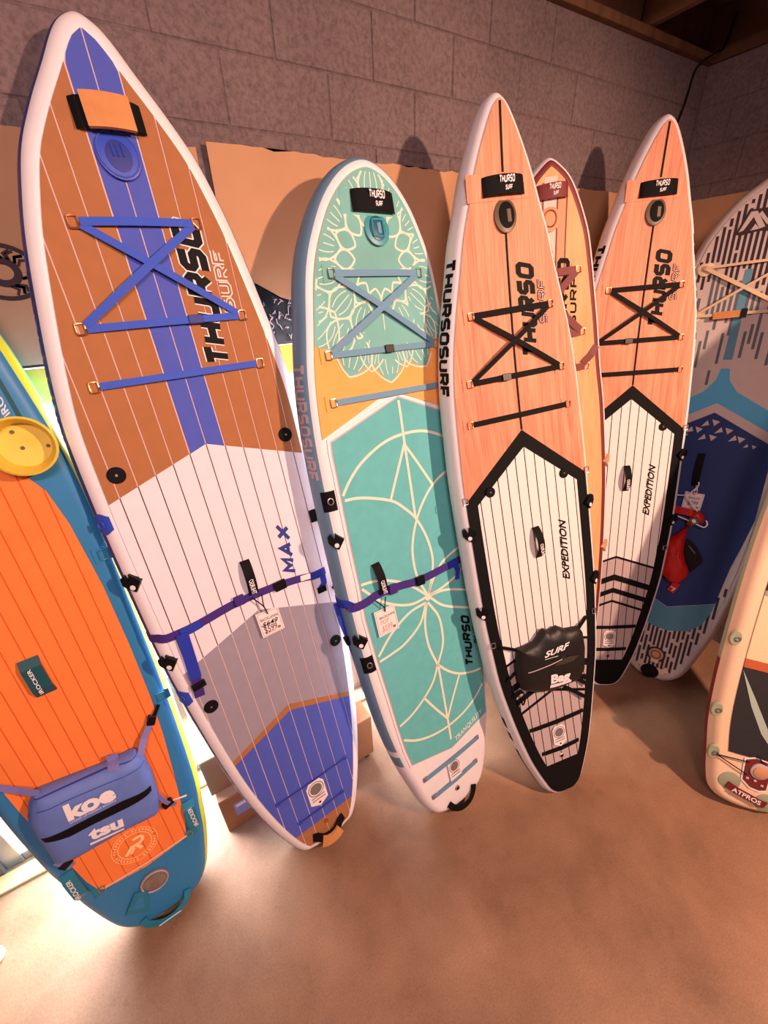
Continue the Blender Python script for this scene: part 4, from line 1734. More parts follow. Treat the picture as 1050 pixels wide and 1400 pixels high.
# tail cords, sticker, handle
for k, (l_, r_) in enumerate((((581.3, 1064.8), (650.7, 1008)), ((593.3, 1088), (649, 1040)))):
    a_, c_ = P(*l_), P(*r_)
    o = b.ribbon('tail_cord', [(a_[0], a_[1], .006), ((a_[0] + c_[0]) / 2, (a_[1] + c_[1]) / 2, .011), (c_[0], c_[1], .006)], .022, 'tq_web', thick=.005)
    for q in (a_, c_):
        b.dbox('cord_anchor', q[0], q[1], .03, .028, .003, .009, 'grey_ink', o)
p_ = P(620, 1049)
hex_sticker(b, p_[0], p_[1], .085, .0125, square=True)
p_ = P(625, 1076.5)
o = b.disc('tail_fitting', p_[0], p_[1], .016, .001, .007, 'steel', n=14)
b.disc('fitting_hole', p_[0], p_[1], .009, .006, .0085, 'black', o, n=12)
b.ribbon('tail_handle', [(-.095, .115, .004), (-.075, .085, .012), (-.03, .062, .022), (.03, .062, .022), (.075, .085, .012), (.095, .115, .004)], .035, 'black', thick=.006, smooth=4)

# strap and card on the lotus board
uS, vS = P(540, 801)
S2 = b.thing('shoulder_strap', uS, vS, 'purple webbing strap with a blue end tied around the teal panel of the lotus board', 'strap')
wl = P(462, 835)[1]
wr = P(640, 758)[1]
Q = [b.rail(-1, wl, th, .003) for th in (-60, -30, 0, 25, 50)] + [b.P(*P(x, y), .016) for x, y in ((482, 830), (500, 822), (512, 813), (530, 805), (548, 799), (567, 794), (585, 786), (602, 777), (617, 769))] + [b.rail(1, wr, th, .003) for th in (60, 30, 0, -30, -60)]
b.ribbon3('webbing', smooth_path(Q, 3), .040, 'purple_web', S2)
pts = [b.rail(-1, wl, th, .0062) for th in (-10, 0, 25, 45)] + [b.P(*P(482, 830), .0195)]
b.ribbon3('blue_section', smooth_path(pts, 3), .042, 'strap_blue', S2)
t0 = b.rail(-1, wl, -5, .008)
b.ribbon3('hanging_tail', smooth_path([t0, t0 + Vector((.004, -.10, .01)), t0 + Vector((.02, -.20, .004)), t0 + Vector((.035, -.30, -.005))], 4), .036, 'strap_blue', S2)
b.dbox('slide_buckle', (t0 + Vector((.02, -.2, 0))).x, (t0 + Vector((.02, -.2, 0))).y, .05, .045, -.085, -.06, 'black_gloss', S2, ang=.2)
for x, y, w_, m_ in ((534, 803.5, .04, 'purple_web'), (571, 792, .045, 'black_gloss')):
    pb = P(x, y)
    pa = P(x + 10, y - 4)
    b.dbox('buckle', pb[0], pb[1], w_ * 1.1, .048, .016, .030, m_, S2, ang=math.atan2(pa[1] - pb[1], pa[0] - pb[0]))
b.ribbon('blue_section', [(*P(610, 772), .0200), (*P(622, 766), .0200)], .041, 'strap_blue', S2)
b.ribbon('hanging_tail', [(*P(618, 768), .024), (*P(623, 779), .018), (*P(622, 791), .016)], .028, 'strap_blue', S2)
price_card(b, [(511, 838), (538.5, 825.5), (546, 858), (519, 872)], 'white price card with faded writing hanging from the centre handle of the lotus board', 'pale_red_ink',
           [('BACKLAWN', .20, .92, .36, .26, 'maroon_ink', 0), ('POP', .18, .62, .58, .40, 'pale_red_ink', .3), ('$599', .2, .72, .84, .62, 'pale_red_ink', .2)], [(512, 821), (526, 815)])

# ================================================================== the two redwood touring boards
EXP_OUT = [(-.04, 0), (-.03, .07), (.015, .125), (.08, .16), (.25, .225), (.435, .273), (.65, .317), (.83, .347), (1.0, .362), (1.3, .38), (1.9, .384), (2.2, .374), (2.43, .36), (2.6, .337), (2.73, .31), (2.88, .273), (3.02, .24), (3.13, .205), (3.26, .163), (3.37, .117), (3.46, .07), (3.5, .035), (3.515, 0)]
b = Board('paddle_board', (1.5993, 0.7092, 0.0545), (0.96547, -0.24467, 0.08944), (-0.01466, 0.29178, 0.95637), (-0.26009, -0.92466, 0.27812), (3.485, 0.9947), EXP_OUT, th=.14, a=.05)
EX1 = b
tag(b.root, 'redwood and white touring paddle board with a black bag strapped across its tail', 'paddle board')


def exp_pick(sd, v, th):
    if sd == 0:
        return 1 if th < 0 else 0
    if th < 20 and (v < .34 or .40 < v < .46 or .52 < v < .58):
        return 2
    return 0


b.hull(['white_pvc', 'white_pvc', 'black'], exp_pick)
P = b.uv
D1, D2 = .041, .100
o = b.flat('nose_pad', [b.region(D1, (2.186, 1.895), None)], 'wood_red', .0045, .0035)
b.flat('centre_line', [[(-.0055, 2.186), (.0055, 2.186), (.0055, b.vrange(D1)[1] - .01), (-.0055, b.vrange(D1)[1] - .01)]], 'ink', .0052, parent=o)
b.flat('black_border_pad', [b.region(D1, None, (2.186, 1.895))], 'black', .0030, .0025)
inn = b.region(D2, None, (2.102, 1.868))
inn = [(u, v) for u, v in inn if v > .213]
wq = b.w_at(.213, D2)
k0 = max(range(len(inn)), key=lambda i: inn[i][1])
rt = sorted([p for p in inn if p[0] > 1e-6], key=lambda p: p[1])
lo_in = [(wq, .213)] + rt
inner = lo_in + [(0, 2.102)] + [(-u, v) for u, v in lo_in[::-1]]
wh_low = (1.040, .93)


def clipv(poly_r, lowc, highc):
    """part of the inner panel between two chevrons (apex v, v at u=.28)"""
    def cv(c, u):
        return c[0] + (c[1] - c[0]) * min(1.3, u / .28)
    out_r = []
    vs = np.linspace(.213, 1.868, 80)
    r = []
    for v in vs:
        u = b.w_at(v, D2)
        if (lowc is None or v > cv(lowc, u)) and (highc is None or v < cv(highc, u)):
            r.append((u, float(v)))
    p = [(0, lowc[0] if lowc else .213)]
    if lowc:
        u = r[0][0]
        r = [(u, cv(lowc, u))] + r
    if highc:
        u = r[-1][0]
        r = r + [(u, cv(highc, u))]
    p += r
    p.append((0, highc[0] if highc else 2.102))
    p += [(-u, v) for u, v in r[::-1]]
    return p


EC = [.0535 * k for k in range(-5, 6)]
whp = clipv(None, (1.045, .945), None)
grp = clipv(None, None, (1.045, .945))
b.flat('groove_bed', [whp, grp], 'ink', .0045)
b.flat('white_pad', [whp], 'cream_deck', .0065, .003, cuts=EC, gap=.0055)
b.flat('grey_pad', [grp], 'grey_deck', .0065, .003, cuts=EC, gap=.0055)
for va, ve, t_ in ((1.045, .945, .016), (.905, .80, .045), (.80, .695, .038), (.705, .60, .018)):
    ue = b.w_at(ve, D2) + .004
    vv_ = va + (ve - va) * ue / .28
    b.flat('chevron', [[(0, va), (ue, vv_), (ue, vv_ - t_), (0, va - t_), (-ue, vv_ - t_), (-ue, vv_)]], 'black', .0078)

b.ftext('model_lettering', 'EXPEDITION', P(777.8, 791), P(771.5, 710), P(768.3, 791), 'ink', .0078, shear=.2, bold=.03)
b.btext('brand_lettering', 'THURSO', P(737, 487), P(728, 365), P(714.5, 487), 'ink', .0062, w=.3, outline=('tan_stripe', .08), shear=.12)
b.btext('brand_lettering', 'SURF', P(748, 442), P(745, 384), P(736, 442), 'pink_stripe', .0066, w=.07, outline=('ink', .18), shear=.12)
for sd in (-1, 1):
    b.rail_text('rail_lettering', 'THURSOSURF', sd, (2.97 if sd < 0 else 2.42), (2.42 if sd < 0 else 2.97), (0 if sd < 0 else 0), 55, 'ink', w=.28)

Ra = [(-.201, 2.724), (.201, 2.724)]
Rb = [(-.243, 2.443), (.243, 2.443)]
Rc = [(-.266, 2.260), (.266, 2.260)]
for u, v in Ra + Rb + Rc:
    d_ring(b, u, v, 'copper', .016, 'wood_red', h=.005)
e_ = .015
web(b, (Ra[0][0] + e_, Ra[0][1]), (Ra[1][0] - e_, Ra[1][1]), 'black', .025)
web(b, (Ra[0][0] + e_, Ra[0][1] - .008), (Rb[1][0] - e_, Rb[1][1] + .008), 'black', .022, h1=.024)
web(b, (Ra[1][0] - e_, Ra[0][1] - .008), (Rb[0][0] + e_, Rb[1][1] + .008), 'black', .022, h1=.028)
o = web(b, (Rb[0][0] + e_, Rb[0][1]), (Rb[1][0] - e_, Rb[1][1]), 'black', .025)
b.dbox('strap_slider', -.06, Rb[0][1], .045, .032, .018, .026, 'black_gloss', o)
web(b, (Rc[0][0] + e_, Rc[0][1]), (Rc[1][0] - e_, Rc[1][1]), 'black', .025)
plug(b, -.21, 1.92, .026, .006)
plug(b, .21, 1.92, .026, .006)
for sd in (-1, 1):
    d_ring(b, sd * .347, 1.905, 'steel', .016, h=.002)
    paddle_clip(b, sd, P(635, 733)[1], th=70)
    paddle_clip(b, sd, P(654, 841)[1], th=70)
    d_ring(b, sd * .318, P(668, 884)[1], 'steel', .015, h=.002)
p0, p1 = P(661, 256, .02), P(717, 250, .02)
b.flat('handle_base', [[(p0[0] - .07, p0[1] - .045), (p1[0] + .03, p0[1] - .045), (p1[0] + .03, p0[1] + .05), (p0[0] - .07, p0[1] + .05)]], 'wood_red', .0075, .003)
nose_handle(b, p0[0], p1[0], (p0[1] + p1[1]) / 2, .070, h=.006)
o = b.disc('valve', 0, P(690, 296)[1], .052, .005, .013, 'bronze', ry=.066)
b.disc('valve_cap', .004, P(690, 296)[1], .036, .012, .017, 'black', o, ry=.05)
b.dbox('valve_rib', .012, P(690, 296)[1] - .004, .02, .05, .016, .021, 'bronze', o)
centre_handle(b, P(730, 720), P(736, 760), .038, h=.0065, arch=.035)
for ul, vl in ((.158, .488), (.104, .305)):
    o = b.ribbon('tail_cord', [(-ul, vl, .008), (0, vl, .014), (ul, vl, .008)], .024, 'black', thick=.005)
    for sd in (-1, 1):
        b.dbox('cord_anchor', sd * (ul + .012), vl, .02, .026, .006, .011, 'ink', o)
hex_sticker(b, 0.0, P(761, 1003)[1], .085, .0150)
p_ = P(765.4, 1032)
o = b.disc('tail_fitting', 0, p_[1], .014, .005, .010, 'steel', n=14)
b.disc('fitting_hole', 0, p_[1], .008, .009, .0115, 'black', o, n=12)


def copy_board(src, M4, label):
    r = src.copy()
    COL.objects.link(r)
    r.matrix_world = M4
    r['label'] = label
    for chd in list(src.children):
        c = chd.copy()
        COL.objects.link(c)
        c.parent = r
        c.matrix_parent_inverse = Matrix.Identity(4)
        for g2_ in list(chd.children):
            d = g2_.copy()
            COL.objects.link(d)
            d.parent = c
            d.matrix_parent_inverse = Matrix.Identity(4)
    return r


# second touring board, same make, standing in the corner
yy = np.array([.079, .197, 1.0])
yy /= np.linalg.norm(yy)
nn = np.array([0, -1.0, 0])
nn -= yy * (nn @ yy)
nn /= np.linalg.norm(nn)
psi = -.613
nn = nn * math.cos(psi) + np.cross(yy, nn) * math.sin(psi)
xx = np.cross(yy, nn)
T2 = np.array([2.494, 1.039, .049])
k2 = .9981
ex2 = copy_board(EX1.root, Matrix([[xx[i] * k2, yy[i] * k2, nn[i] * k2, T2[i]] for i in range(3)] + [[0, 0, 0, 1]]), 'redwood and white touring paddle board with a bare grey chevron tail in the corner')
for q in ex2.children:
    if q.name.startswith('hull'):
        zm = min((ex2.matrix_world @ v.co).z for v in q.data.vertices)
        ex2.location.z -= zm - .001

# black bag across the tail of the first touring board
b = EX1
P = b.uv
cb_ = crop(680, 840, 7.5)
HB = .075
ol = [b.uv(*cb_(x, y), .05) for x, y in ((215, 365), (270, 350), (390, 290), (480, 155), (545, 172), (615, 125), (700, 155), (830, 130), (880, 170), (905, 330), (900, 560), (850, 660), (740, 712), (560, 790), (400, 805), (270, 790), (215, 680), (200, 550))]
cx_ = (sum(p[0] for p in ol) / len(ol), sum(p[1] for p in ol) / len(ol))
sb = b.thing('deck_bag', cx_[0], cx_[1], 'black nylon deck bag lettered SURF Bag strapped to a touring board', 'bag')
bo, hf = b.puff('bag_body', ol, HB, .012, 'bag_black', sb, pw=5, wr=.004, seed=2)


def PB(x, y):
    u, v = b.uv(*cb_(x, y), .07)
    return (u, v)


b.ftext('bag_lettering', 'SURF', PB(462, 428), PB(712, 322), PB(470, 368), 'white_ink', .004, sb, shear=.25, bold=.03, hf=hf)
b.ftext('bag_lettering', 'Bag', PB(530, 690), PB(724, 640), PB(528, 602), 'white_ink', .004, sb, bold=.05, hf=hf)
b.raw('bag_stripe', [[PB(525, 742), PB(740, 680), PB(742, 652), PB(525, 706)]], 'white_ink', .004, sb, hf=hf)
b.raw('zip', stroke([PB(305, 590), PB(420, 540), PB(540, 490), PB(640, 440)], .006), 'silver_text', .0035, sb, hf=hf)
b.raw('mesh_pocket', [[PB(560, 510), PB(640, 440), PB(720, 410), PB(820, 402), PB(760, 450), PB(660, 490)]], 'mesh_window', .0032, sb, hf=hf)
b.raw('bag_underline', stroke([PB(465, 445), PB(600, 405)], .003), 'white_ink', .004, sb, hf=hf)
for pts_, w_ in (([(28, 345), (120, 350), (225, 362)], .018), ([(920, 25), (860, 90), (800, 145)], .022), ([(110, 700), (160, 620), (215, 535)], .018), ([(180, 860), (215, 800), (245, 770)], .03), ([(690, 745), (800, 790), (900, 835)], .022), ([(780, 640), (860, 680), (915, 700)], .022)):
    q_ = [b.uv(*cb_(*p), .02) for p in pts_]
    b.ribbon('bag_strap', [(q_[0][0], q_[0][1], .012), (q_[1][0], q_[1][1], .022), (q_[2][0], q_[2][1], .035)], w_, 'black', sb)
o_ = [b.uv(*cb_(x, y), .02) for x, y in ((255, 790), (275, 850), (262, 905), (246, 912), (240, 860))]
b.tube('drawcord', [(*p, .03) for p in o_], .004, 'black', sb, smooth=4)

# ================================================================== honey coloured board with dark red edge
b = Board('paddle_board', (2.0095, 1.0865, -0.0076), (0.8732, -0.47696, 0.10014), (0.00701, 0.21774, 0.97598), (-0.48731, -0.85152, 0.19348), (3.298, 1.0176),
          [(.02, 0), (.03, .1), (.08, .18), (.3, .25), (.7, .32), (1.2, .355), (1.7, .365), (2.1, .345), (2.34, .315), (2.6, .285), (2.91, .235), (3.05, .195), (3.19, .13), (3.26, .07), (3.30, 0)], th=.13, a=.05)
tag(b.root, 'honey wood paddle board with a dark red edge between the two redwood boards', 'paddle board')
b.hull(['white_pvc', 'dark_red', 'at_cream'], lambda sd, v, th: 1 if th > 62 else (2 if th < 10 else 0))
P = b.uv
pd = b.flat('deck_pad', [b.region(.052, None, None)], 'wood_yellow', .004, .003)
for u0, u1, m_ in ((-.030, .030, 'pink_stripe'), (-.075, -.040, 'tan_stripe'), (.040, .075, 'tan_stripe')):
    vt2 = 3.16
    b.flat('deck_stripe', [[(u0, 1.6), (u1, 1.6), (u1, vt2 + (.05 if abs(u0) < .035 else .01)), (u0, vt2 + (.05 if abs(u0) < .035 else .01))]], m_, .0046)
for u_ in (-.08, -.035, .035, .08):
    b.flat('pin_line', [[(u_ - .003, 1.6), (u_ + .003, 1.6), (u_ + .003, 3.19), (u_ - .003, 3.19)]], 'dark_red', .0052)
p0, p1 = P(735, 261, .02), P(777, 261, .02)
nose_handle(b, p0[0], p1[0], (p0[1] + p1[1]) / 2, .062, m='dark_red', h=.005)
pv_ = P(752, 300)
o = b.disc('valve', 0, pv_[1], .048, .004, .012, 'tan_stripe', ry=.055)
b.ring('valve_ring', 0, pv_[1], .03, .004, .013, 'copper', o, ry=.035)
for k, (v_, u_) in enumerate(((2.815, .150), (2.522, .185), (2.345, .212))):
    for sd in (-1, 1):
        d_ring(b, sd * u_, v_, 'copper', .015, 'wood_yellow', h=.005)
web(b, (-.135, 2.815), (.135, 2.815), 'dark_red', .035)
web(b, (-.135, 2.805), (.17, 2.53), 'dark_red', .035, h1=.024)
web(b, (.135, 2.805), (-.17, 2.53), 'dark_red', .035, h1=.028)
web(b, (-.17, 2.52), (.17, 2.52), 'dark_red', .035)
web(b, (-.197, 2.345), (.197, 2.345), 'dark_red', .035)
b.ribbon('side_strap', [(.19, 2.36, .012), (.235, 2.40, .012), (.262, 2.44, .006)], .035, 'dark_red')
b.btext('brand_lettering', 'THURSO', (.105, 2.42), (.105, 2.86), (.045, 2.42), 'ink', .0062, w=.3, shear=.12)
b.btext('brand_lettering', 'SURF', (.150, 2.56), (.150, 2.78), (.112, 2.56), 'ink', .0062, w=.18, shear=.12)
for px_ in ((814, 630), (814, 745)):
    v_ = P(*px_, -.04)[1]
    for sd in (-1, 1):
        paddle_clip(b, sd, v_, 'tan_stripe', 'white_ink', 40)

# ================================================================== orange board with blue deck on the left
b = Board('paddle_board', (-0.5465, 1.3836, -0.0209), (0.99914, 0.03712, 0.01823), (-0.02436, 0.17198, 0.9848), (0.03342, -0.9844, 0.17274), (3.277, 1.0225),
          [(.03, 0), (.04, .1), (.065, .16), (.15, .218), (.34, .27), (.5, .295), (.65, .318), (.9, .336), (1.2, .348), (1.5, .355), (2.1, .357), (2.335, .342), (2.56, .312), (2.67, .293), (2.9, .24), (3.1, .165), (3.2, .1), (3.26, .04), (3.275, 0)])
RK = b
tag(b.root, 'blue paddle board with a bright orange foot pad and lime edge', 'paddle board')
b.hull(['rk_blue', 'rk_lime', 'rk_cyan', 'rk_teal'], lambda sd, v, th: 0 if (sd == 0 and th > 0) or th > 52 else (1 if th > 12 and v > .1 else (2 if th < 40 else 0)))
P = b.uv
c5, c6 = crop(0, 400, 3.5), crop(0, 860, 3.3333)
rp = [(.165, .405), (.185, .425), (.205, .50), (.239, .78), (.262, 1.0), (.275, 1.2), (.281, 1.5), (.279, 1.77), (.262, 2.04), (.240, 2.17), (.205, 2.235), (.15, 2.275), (.0, 2.30)]
pad = [(0, .385)] + rp + [(-u, v) for u, v in rp[:-1][::-1]]
g_ = b.flat('groove_bed', [pad], 'rk_groove', .002)
b.flat('foot_pad', [pad], 'rk_orange', .005, .003, cuts=[.052 * k + .026 for k in range(-6, 6)], gap=.004)
# handles and prints
hp = [c6(95, 160), c6(150, 130), c6(240, 285), c6(185, 305)]
q_ = [b.uv(x, y, .02) for x, y in hp]
ctr = [(q_[0][i] + q_[1][i]) / 2 for i in (0, 1)], [(q_[2][i] + q_[3][i]) / 2 for i in (0, 1)]
o = b.ribbon('centre_handle', [(*ctr[0], .006), (ctr[0][0] * .8 + ctr[1][0] * .2, ctr[0][1] * .8 + ctr[1][1] * .2, .022), (ctr[0][0] * .2 + ctr[1][0] * .8, ctr[0][1] * .2 + ctr[1][1] * .8, .022), (*ctr[1], .006)], .062, 'rk_handle', thick=.008)
b.ftext('handle_logo', 'iROCKER', P(62, 940), P(43, 908), P(57, 943), 'white_ink', .0345, o, bold=.02)
em = b.flat('emblem_ring', [], 'rk_cream', .006) if False else None
ec = P(184.5, 1154)
qs = stroke(arc2(ec[0], ec[1], .066, n=40), .003, True) + stroke(arc2(ec[0], ec[1], .090, n=40), .002, True)
for k in range(36):
    a_ = math.radians(k * 10)
    if k % 9 != 0:
        qs += stroke([(ec[0] + .074 * math.cos(a_), ec[1] + .074 * math.sin(a_)), (ec[0] + .083 * math.cos(a_), ec[1] + .083 * math.sin(a_))], .006)
em = b.raw('round_emblem', qs, 'rk_cream', .0062)
es = .042
sh = lambda x, y: (ec[0] + (x + .25 * y) * es, ec[1] + y * es)
em2 = stroke([sh(-.2, .8), sh(.5, .8), sh(.75, .55), sh(.75, .25), sh(.5, .0), sh(-.5, .0)], .013) + stroke([sh(.1, 0), sh(.65, -.8)], .015) + stroke([sh(-.9, -.75), sh(-.35, -.05)], .013) + stroke([sh(-.45, -.8), sh(-.05, -.25)], .011)
b.raw('emblem_letter', em2, 'rk_cream', .0064, em)
# tail: cords, valve, handle, tag, side handles
pl_, pr_ = P(144, 1211), P(255, 1140.5)
b.tube('tail_cord', [(pl_[0], pl_[1], .008), ((pl_[0] + pr_[0]) / 2, (pl_[1] + pr_[1]) / 2, .016), (pr_[0], pr_[1], .008)], .004, 'clear_cord')
for sd, pp in ((-1, pl_), (1, pr_)):
    d_ring(b, pp[0] + sd * .012, pp[1], 'steel', .015, 'rk_teal', h=.002)
pvv = P(211.5, 1203)
o = b.disc('valve', pvv[0], pvv[1], .062, .0, .007, 'grey_ink', ry=.062)
b.disc('valve_cap', pvv[0], pvv[1], .042, .006, .013, 'steel', o)
b.ring('valve_ring', pvv[0], pvv[1], .056, .003, .008, 'silver_text', o)
qt = [b.uv(x, y, .012) for x, y in ((184, 1222), (203, 1219), (203, 1247), (172, 1252))]
o = b.flat('hang_tab', [qt], 'rk_teal', .012, .006)
b.raw('tab_print', [[tuple(np.array(qt[0]) * .75 + np.array(qt[2]) * .25), tuple(np.array(qt[1]) * .75 + np.array(qt[3]) * .25), tuple(np.array(qt[2]) * .75 + np.array(qt[0]) * .25), tuple(np.array(qt[3]) * .75 + np.array(qt[1]) * .25)]], 'rk_blue', .0128, o)
o = b.ribbon('tail_handle', [(-.10, .115, .003), (-.085, .085, .014), (-.03, .058, .026), (.03, .058, .026), (.085, .085, .014), (.10, .115, .003)], .03, 'rk_teal', thick=.008, smooth=4)
b.raw('handle_logo', stroke([(-.05, .058), (.05, .058)], .006), 'white_ink', .036, o)
for sd in (-1, 1):
    a_, c_ = (sd * .243, .60), (sd * .232, .44)
    o = b.ribbon('side_handle', [(a_[0], a_[1], .003), (a_[0] * .99, a_[1] - .03, .018), (c_[0] * 1.01, c_[1] + .03, .018), (c_[0], c_[1], .003)], .05, 'rk_teal', thick=.008)
    b.ftext('handle_logo', 'iROCKER', (sd * .243 + .008, .46), (sd * .243 + .008, .58), (sd * .243 - .010, .46), 'white_ink', .0292, o, bold=.02)
    u_ = .312
    v_ = P(217.5, 952)[1]
    r_ = d_ring(b, sd * u_, v_, 'rk_teal', .02, 'rk_blue', h=.002)
    v2 = P(136, 759)[1]
    r_ = d_ring(b, sd * .322, v2, 'rk_teal', .02, 'rk_blue', h=.002)
# nose handle lettering and moulded edge
qn = [P(-14, 512), P(10, 570), P(30, 577)]
b.ftext('nose_lettering', 'iROC', P(14, 565), P(-6, 528), P(6, 572), 'white_ink', .003, bold=.02)
b.raw('moulded_edge', stroke([P(-6, 512), P(16, 550), P(31, 576), P(19, 580)], .012), 'rk_handle', .003)

# yellow round cup
cu, cv_ = P(33, 609, .03)
yc = b.thing('yellow_cup', cu, cv_, 'round yellow plastic cup fixed above the orange foot pad', 'cup', h=.002)
V, F = [], []
n = 32
for R0, hh in ((.080, .002), (.088, .068), (.094, .074), (.087, .078), (.081, .066), (.070, .014), (.0, .010)):
    for i in range(n):
        a_ = 2 * math.pi * i / n
        V.append(tuple(b.P(cu + R0 * math.cos(a_), cv_, hh) + Vector((0, R0 * math.sin(a_) * 1.0, 0))))
for j in range(6):
    for i in range(n):
        F.append([j * n + i, j * n + (i + 1) % n, (j + 1) * n + (i + 1) % n, (j + 1) * n + i])
add_mesh('cup_body', V, F, 'yellow', yc, smooth=True)
for a_, r_ in ((110, .05), (345, .06), (220, .012)):
    b.disc('drain_hole', cu + r_ * math.cos(math.radians(a_)), cv_ + r_ * math.sin(math.radians(a_)), .006, .0125, .0165, 'bronze', yc, n=10)

# blue deck bag
ob = [c6(*p) for p in ((150, 750), (300, 690), (480, 620), (610, 555), (655, 575), (695, 660), (725, 760), (728, 822), (560, 905), (420, 985), (335, 1035), (250, 1062), (215, 1010), (150, 925), (122, 870), (128, 800))]
ol = [b.uv(x, y, .05) for x, y in ob]
kc = (sum(p[0] for p in ol) / len(ol), sum(p[1] for p in ol) / len(ol))
kb = b.thing('deck_bag', kc[0], kc[1], 'periwinkle blue deck bag lettered koe and tsu strapped over the orange pad', 'bag')
_, hf = b.puff('bag_body', ol, .10, .010, 'bag_blue', kb, pw=6, wr=.002, seed=5)


def PK(x, y):
    return b.uv(*c6(x, y), .095)


b.ftext('bag_lettering', 'koe', PK(312, 858), PK(532, 752), PK(285, 795), 'white_ink', .003, kb, bold=.05, hf=hf)
b.ftext('bag_small_print', 'STAND UP PADDLE BOARDS', PK(322, 872), PK(530, 768), PK(319, 864), 'white_ink', .003, kb, hf=hf)
b.ftext('bag_lettering', 'tsu', PK(412, 948), PK(565, 880), PK(398, 900), 'white_ink', .003, kb, bold=.05, hf=hf)
b.raw('bag_stripe', stroke([PK(412, 966), PK(490, 932), PK(566, 898)], .012), 'white_ink', .003, kb, hf=hf)
zp = [PK(*p) for p in ((185, 958), (290, 905), (400, 848), (560, 768), (688, 722))]
zq = [PK(*p) for p in ((692, 745), (580, 800), (430, 872), (320, 930), (205, 972))]
b.raw('mesh_window', [[zp[i], zp[i + 1], zq[3 - i], zq[4 - i]] for i in range(4)], 'black', .0025, kb, hf=hf)
b.raw('seam', stroke([PK(*p) for p in ((165, 840), (300, 775), (500, 690), (660, 625))], .003) + stroke([PK(*p) for p in ((150, 800), (300, 735), (480, 660), (620, 600))], .003), 'navy', .0025, kb, hf=hf)
b.raw('bag_tab', [[PK(480, 625), PK(535, 605), PK(545, 640), PK(490, 660)]], 'bag_web', .006, kb, hf=hf)
for pts_, w_, hh in (([(640, 575), (655, 500), (700, 390)], .026, (.06, .035, .015)), ([(180, 748), (80, 735), (-20, 722)], .026, (.06, .03, .015)), ([(722, 760), (760, 790), (800, 800)], .018, (.05, .03, .015)), ([(260, 1060), (300, 1075), (330, 1080)], .03, (.03, .02, .015))):
    q_ = [b.uv(*c6(*p), h_) for p, h_ in zip(pts_, hh)]
    b.ribbon('bag_strap', [(*p, h_) for p, h_ in zip(q_, hh)], w_, 'bag_web', kb)
for (x, y), an in (((690, 415), 1.1), ((765, 795), .3), ((300, 1070), .5)):
    q_ = b.uv(*c6(x, y), .02)
    b.dbox('buckle', q_[0], q_[1], .045, .032, .010, .028, 'black_gloss', kb, ang=an)
q1, q2 = b.uv(*c6(700, 400), .02), b.uv(*c6(722, 350), .02)
b.ribbon('hook', [(*q1, .018), (*q2, .010)], .014, 'black_gloss', kb, thick=.006)
q1, q2 = b.uv(*c6(775, 785), .02), b.uv(*c6(850, 758), .01)
b.tube('hook_cord', [(*q1, .02), (*q2, .010)], .004, 'clear_cord', kb)

# ================================================================== grey striped board with blue chevrons on the right
b = Board('paddle_board', (2.8619, 0.8825, -0.0052), (0.32258, -0.94253, 0.08706), (0.18637, 0.15343, 0.97043), (-0.92801, -0.29681, 0.22515), (3.349, 1.0167),
          [(.02, 0), (.03, .1), (.12, .19), (.35, .265), (.53, .31), (.68, .335), (1.0, .375), (1.5, .4), (2.0, .4), (2.4, .385), (2.7, .352), (2.955, .285), (3.08, .225), (3.19, .14), (3.25, .06), (3.28, 0)], th=.12, a=.05)
AMB = b
tag(b.root, 'grey paddle board with dark dashes and blue chevrons leaning in the corner', 'paddle board')
b.hull(['am_grey', 'at_cream'], lambda sd, v, th: 0 if th > 20 else 1)
P = b.uv
b.flat('deck_pad', [b.region(.055, None, None)], 'am_grey', .004, .003)
ca, cbm, cc_ = crop(780, 130, 3.889), crop(780, 420, 3.889), crop(780, 700, 3.889)
# dashes at nose and tail, thinning out towards the middle
rr = random.Random(11)
dn, dt = [], []
HW = .0074
for k in range(-14, 15):
    u_ = .0265 * k
    v_ = 2.14 + rr.uniform(0, .2)
    while v_ < 3.24:
        dens = min(1, max(.0, (v_ - 2.22) / .42))
        ln = rr.uniform(.05, .12) + .40 * dens * rr.random()
        vt_max = v_
        while vt_max < v_ + ln and b.w_at(vt_max + .01, .062) > abs(u_):
            vt_max += .01
        if vt_max - v_ > .015 and rr.random() < .25 + 1.2 * dens and b.w_at(v_, .062) > abs(u_):
            (dn if v_ > 2.60 else dt).append([(u_ - HW, v_), (u_ + HW, v_), (u_ + HW, vt_max), (u_ - HW, vt_max)])
        v_ += ln + rr.uniform(.02, .035) + (1 - dens) * rr.uniform(.03, .14)
tl = []
for k in range(-14, 15):
    u_ = .0265 * k
    v_ = .06
    while v_ < 1.0:
        ln = rr.uniform(.08, .24)
        lim = .47 + .62 * (abs(u_) / .36) ** 2.2
        if b.w_at(v_, .06) > abs(u_):
            e1_ = min(v_ + ln, lim)
            if e1_ - v_ > .03:
                tl.append([(u_ - HW, v_), (u_ + HW, v_), (u_ + HW, e1_), (u_ - HW, e1_)])
            v_ += ln + rr.uniform(.02, .035)
        else:
            v_ += .02
b.flat('nose_dash', dn, 'am_dash', .0046)['kind'] = 'stuff'
b.flat('middle_dash', dt, 'am_dash2', .0046)['kind'] = 'stuff'
b.flat('tail_dash', tl, 'am_dash', .0046)['kind'] = 'stuff'
# centre bar
for (x0_, y0_), (x1_, y1_), w_ in (((948, 925), (838, 275 + 1128), .034),):
    pa, pb = P(1024, 368), P(995, 492)
    b.flat('centre_bar', [[(-w_ / 2 - .006, pb[1]), (w_ / 2 + .006, pb[1]), (w_ / 2, pa[1]), (-w_ / 2, pa[1])]], 'am_bar', .0054)
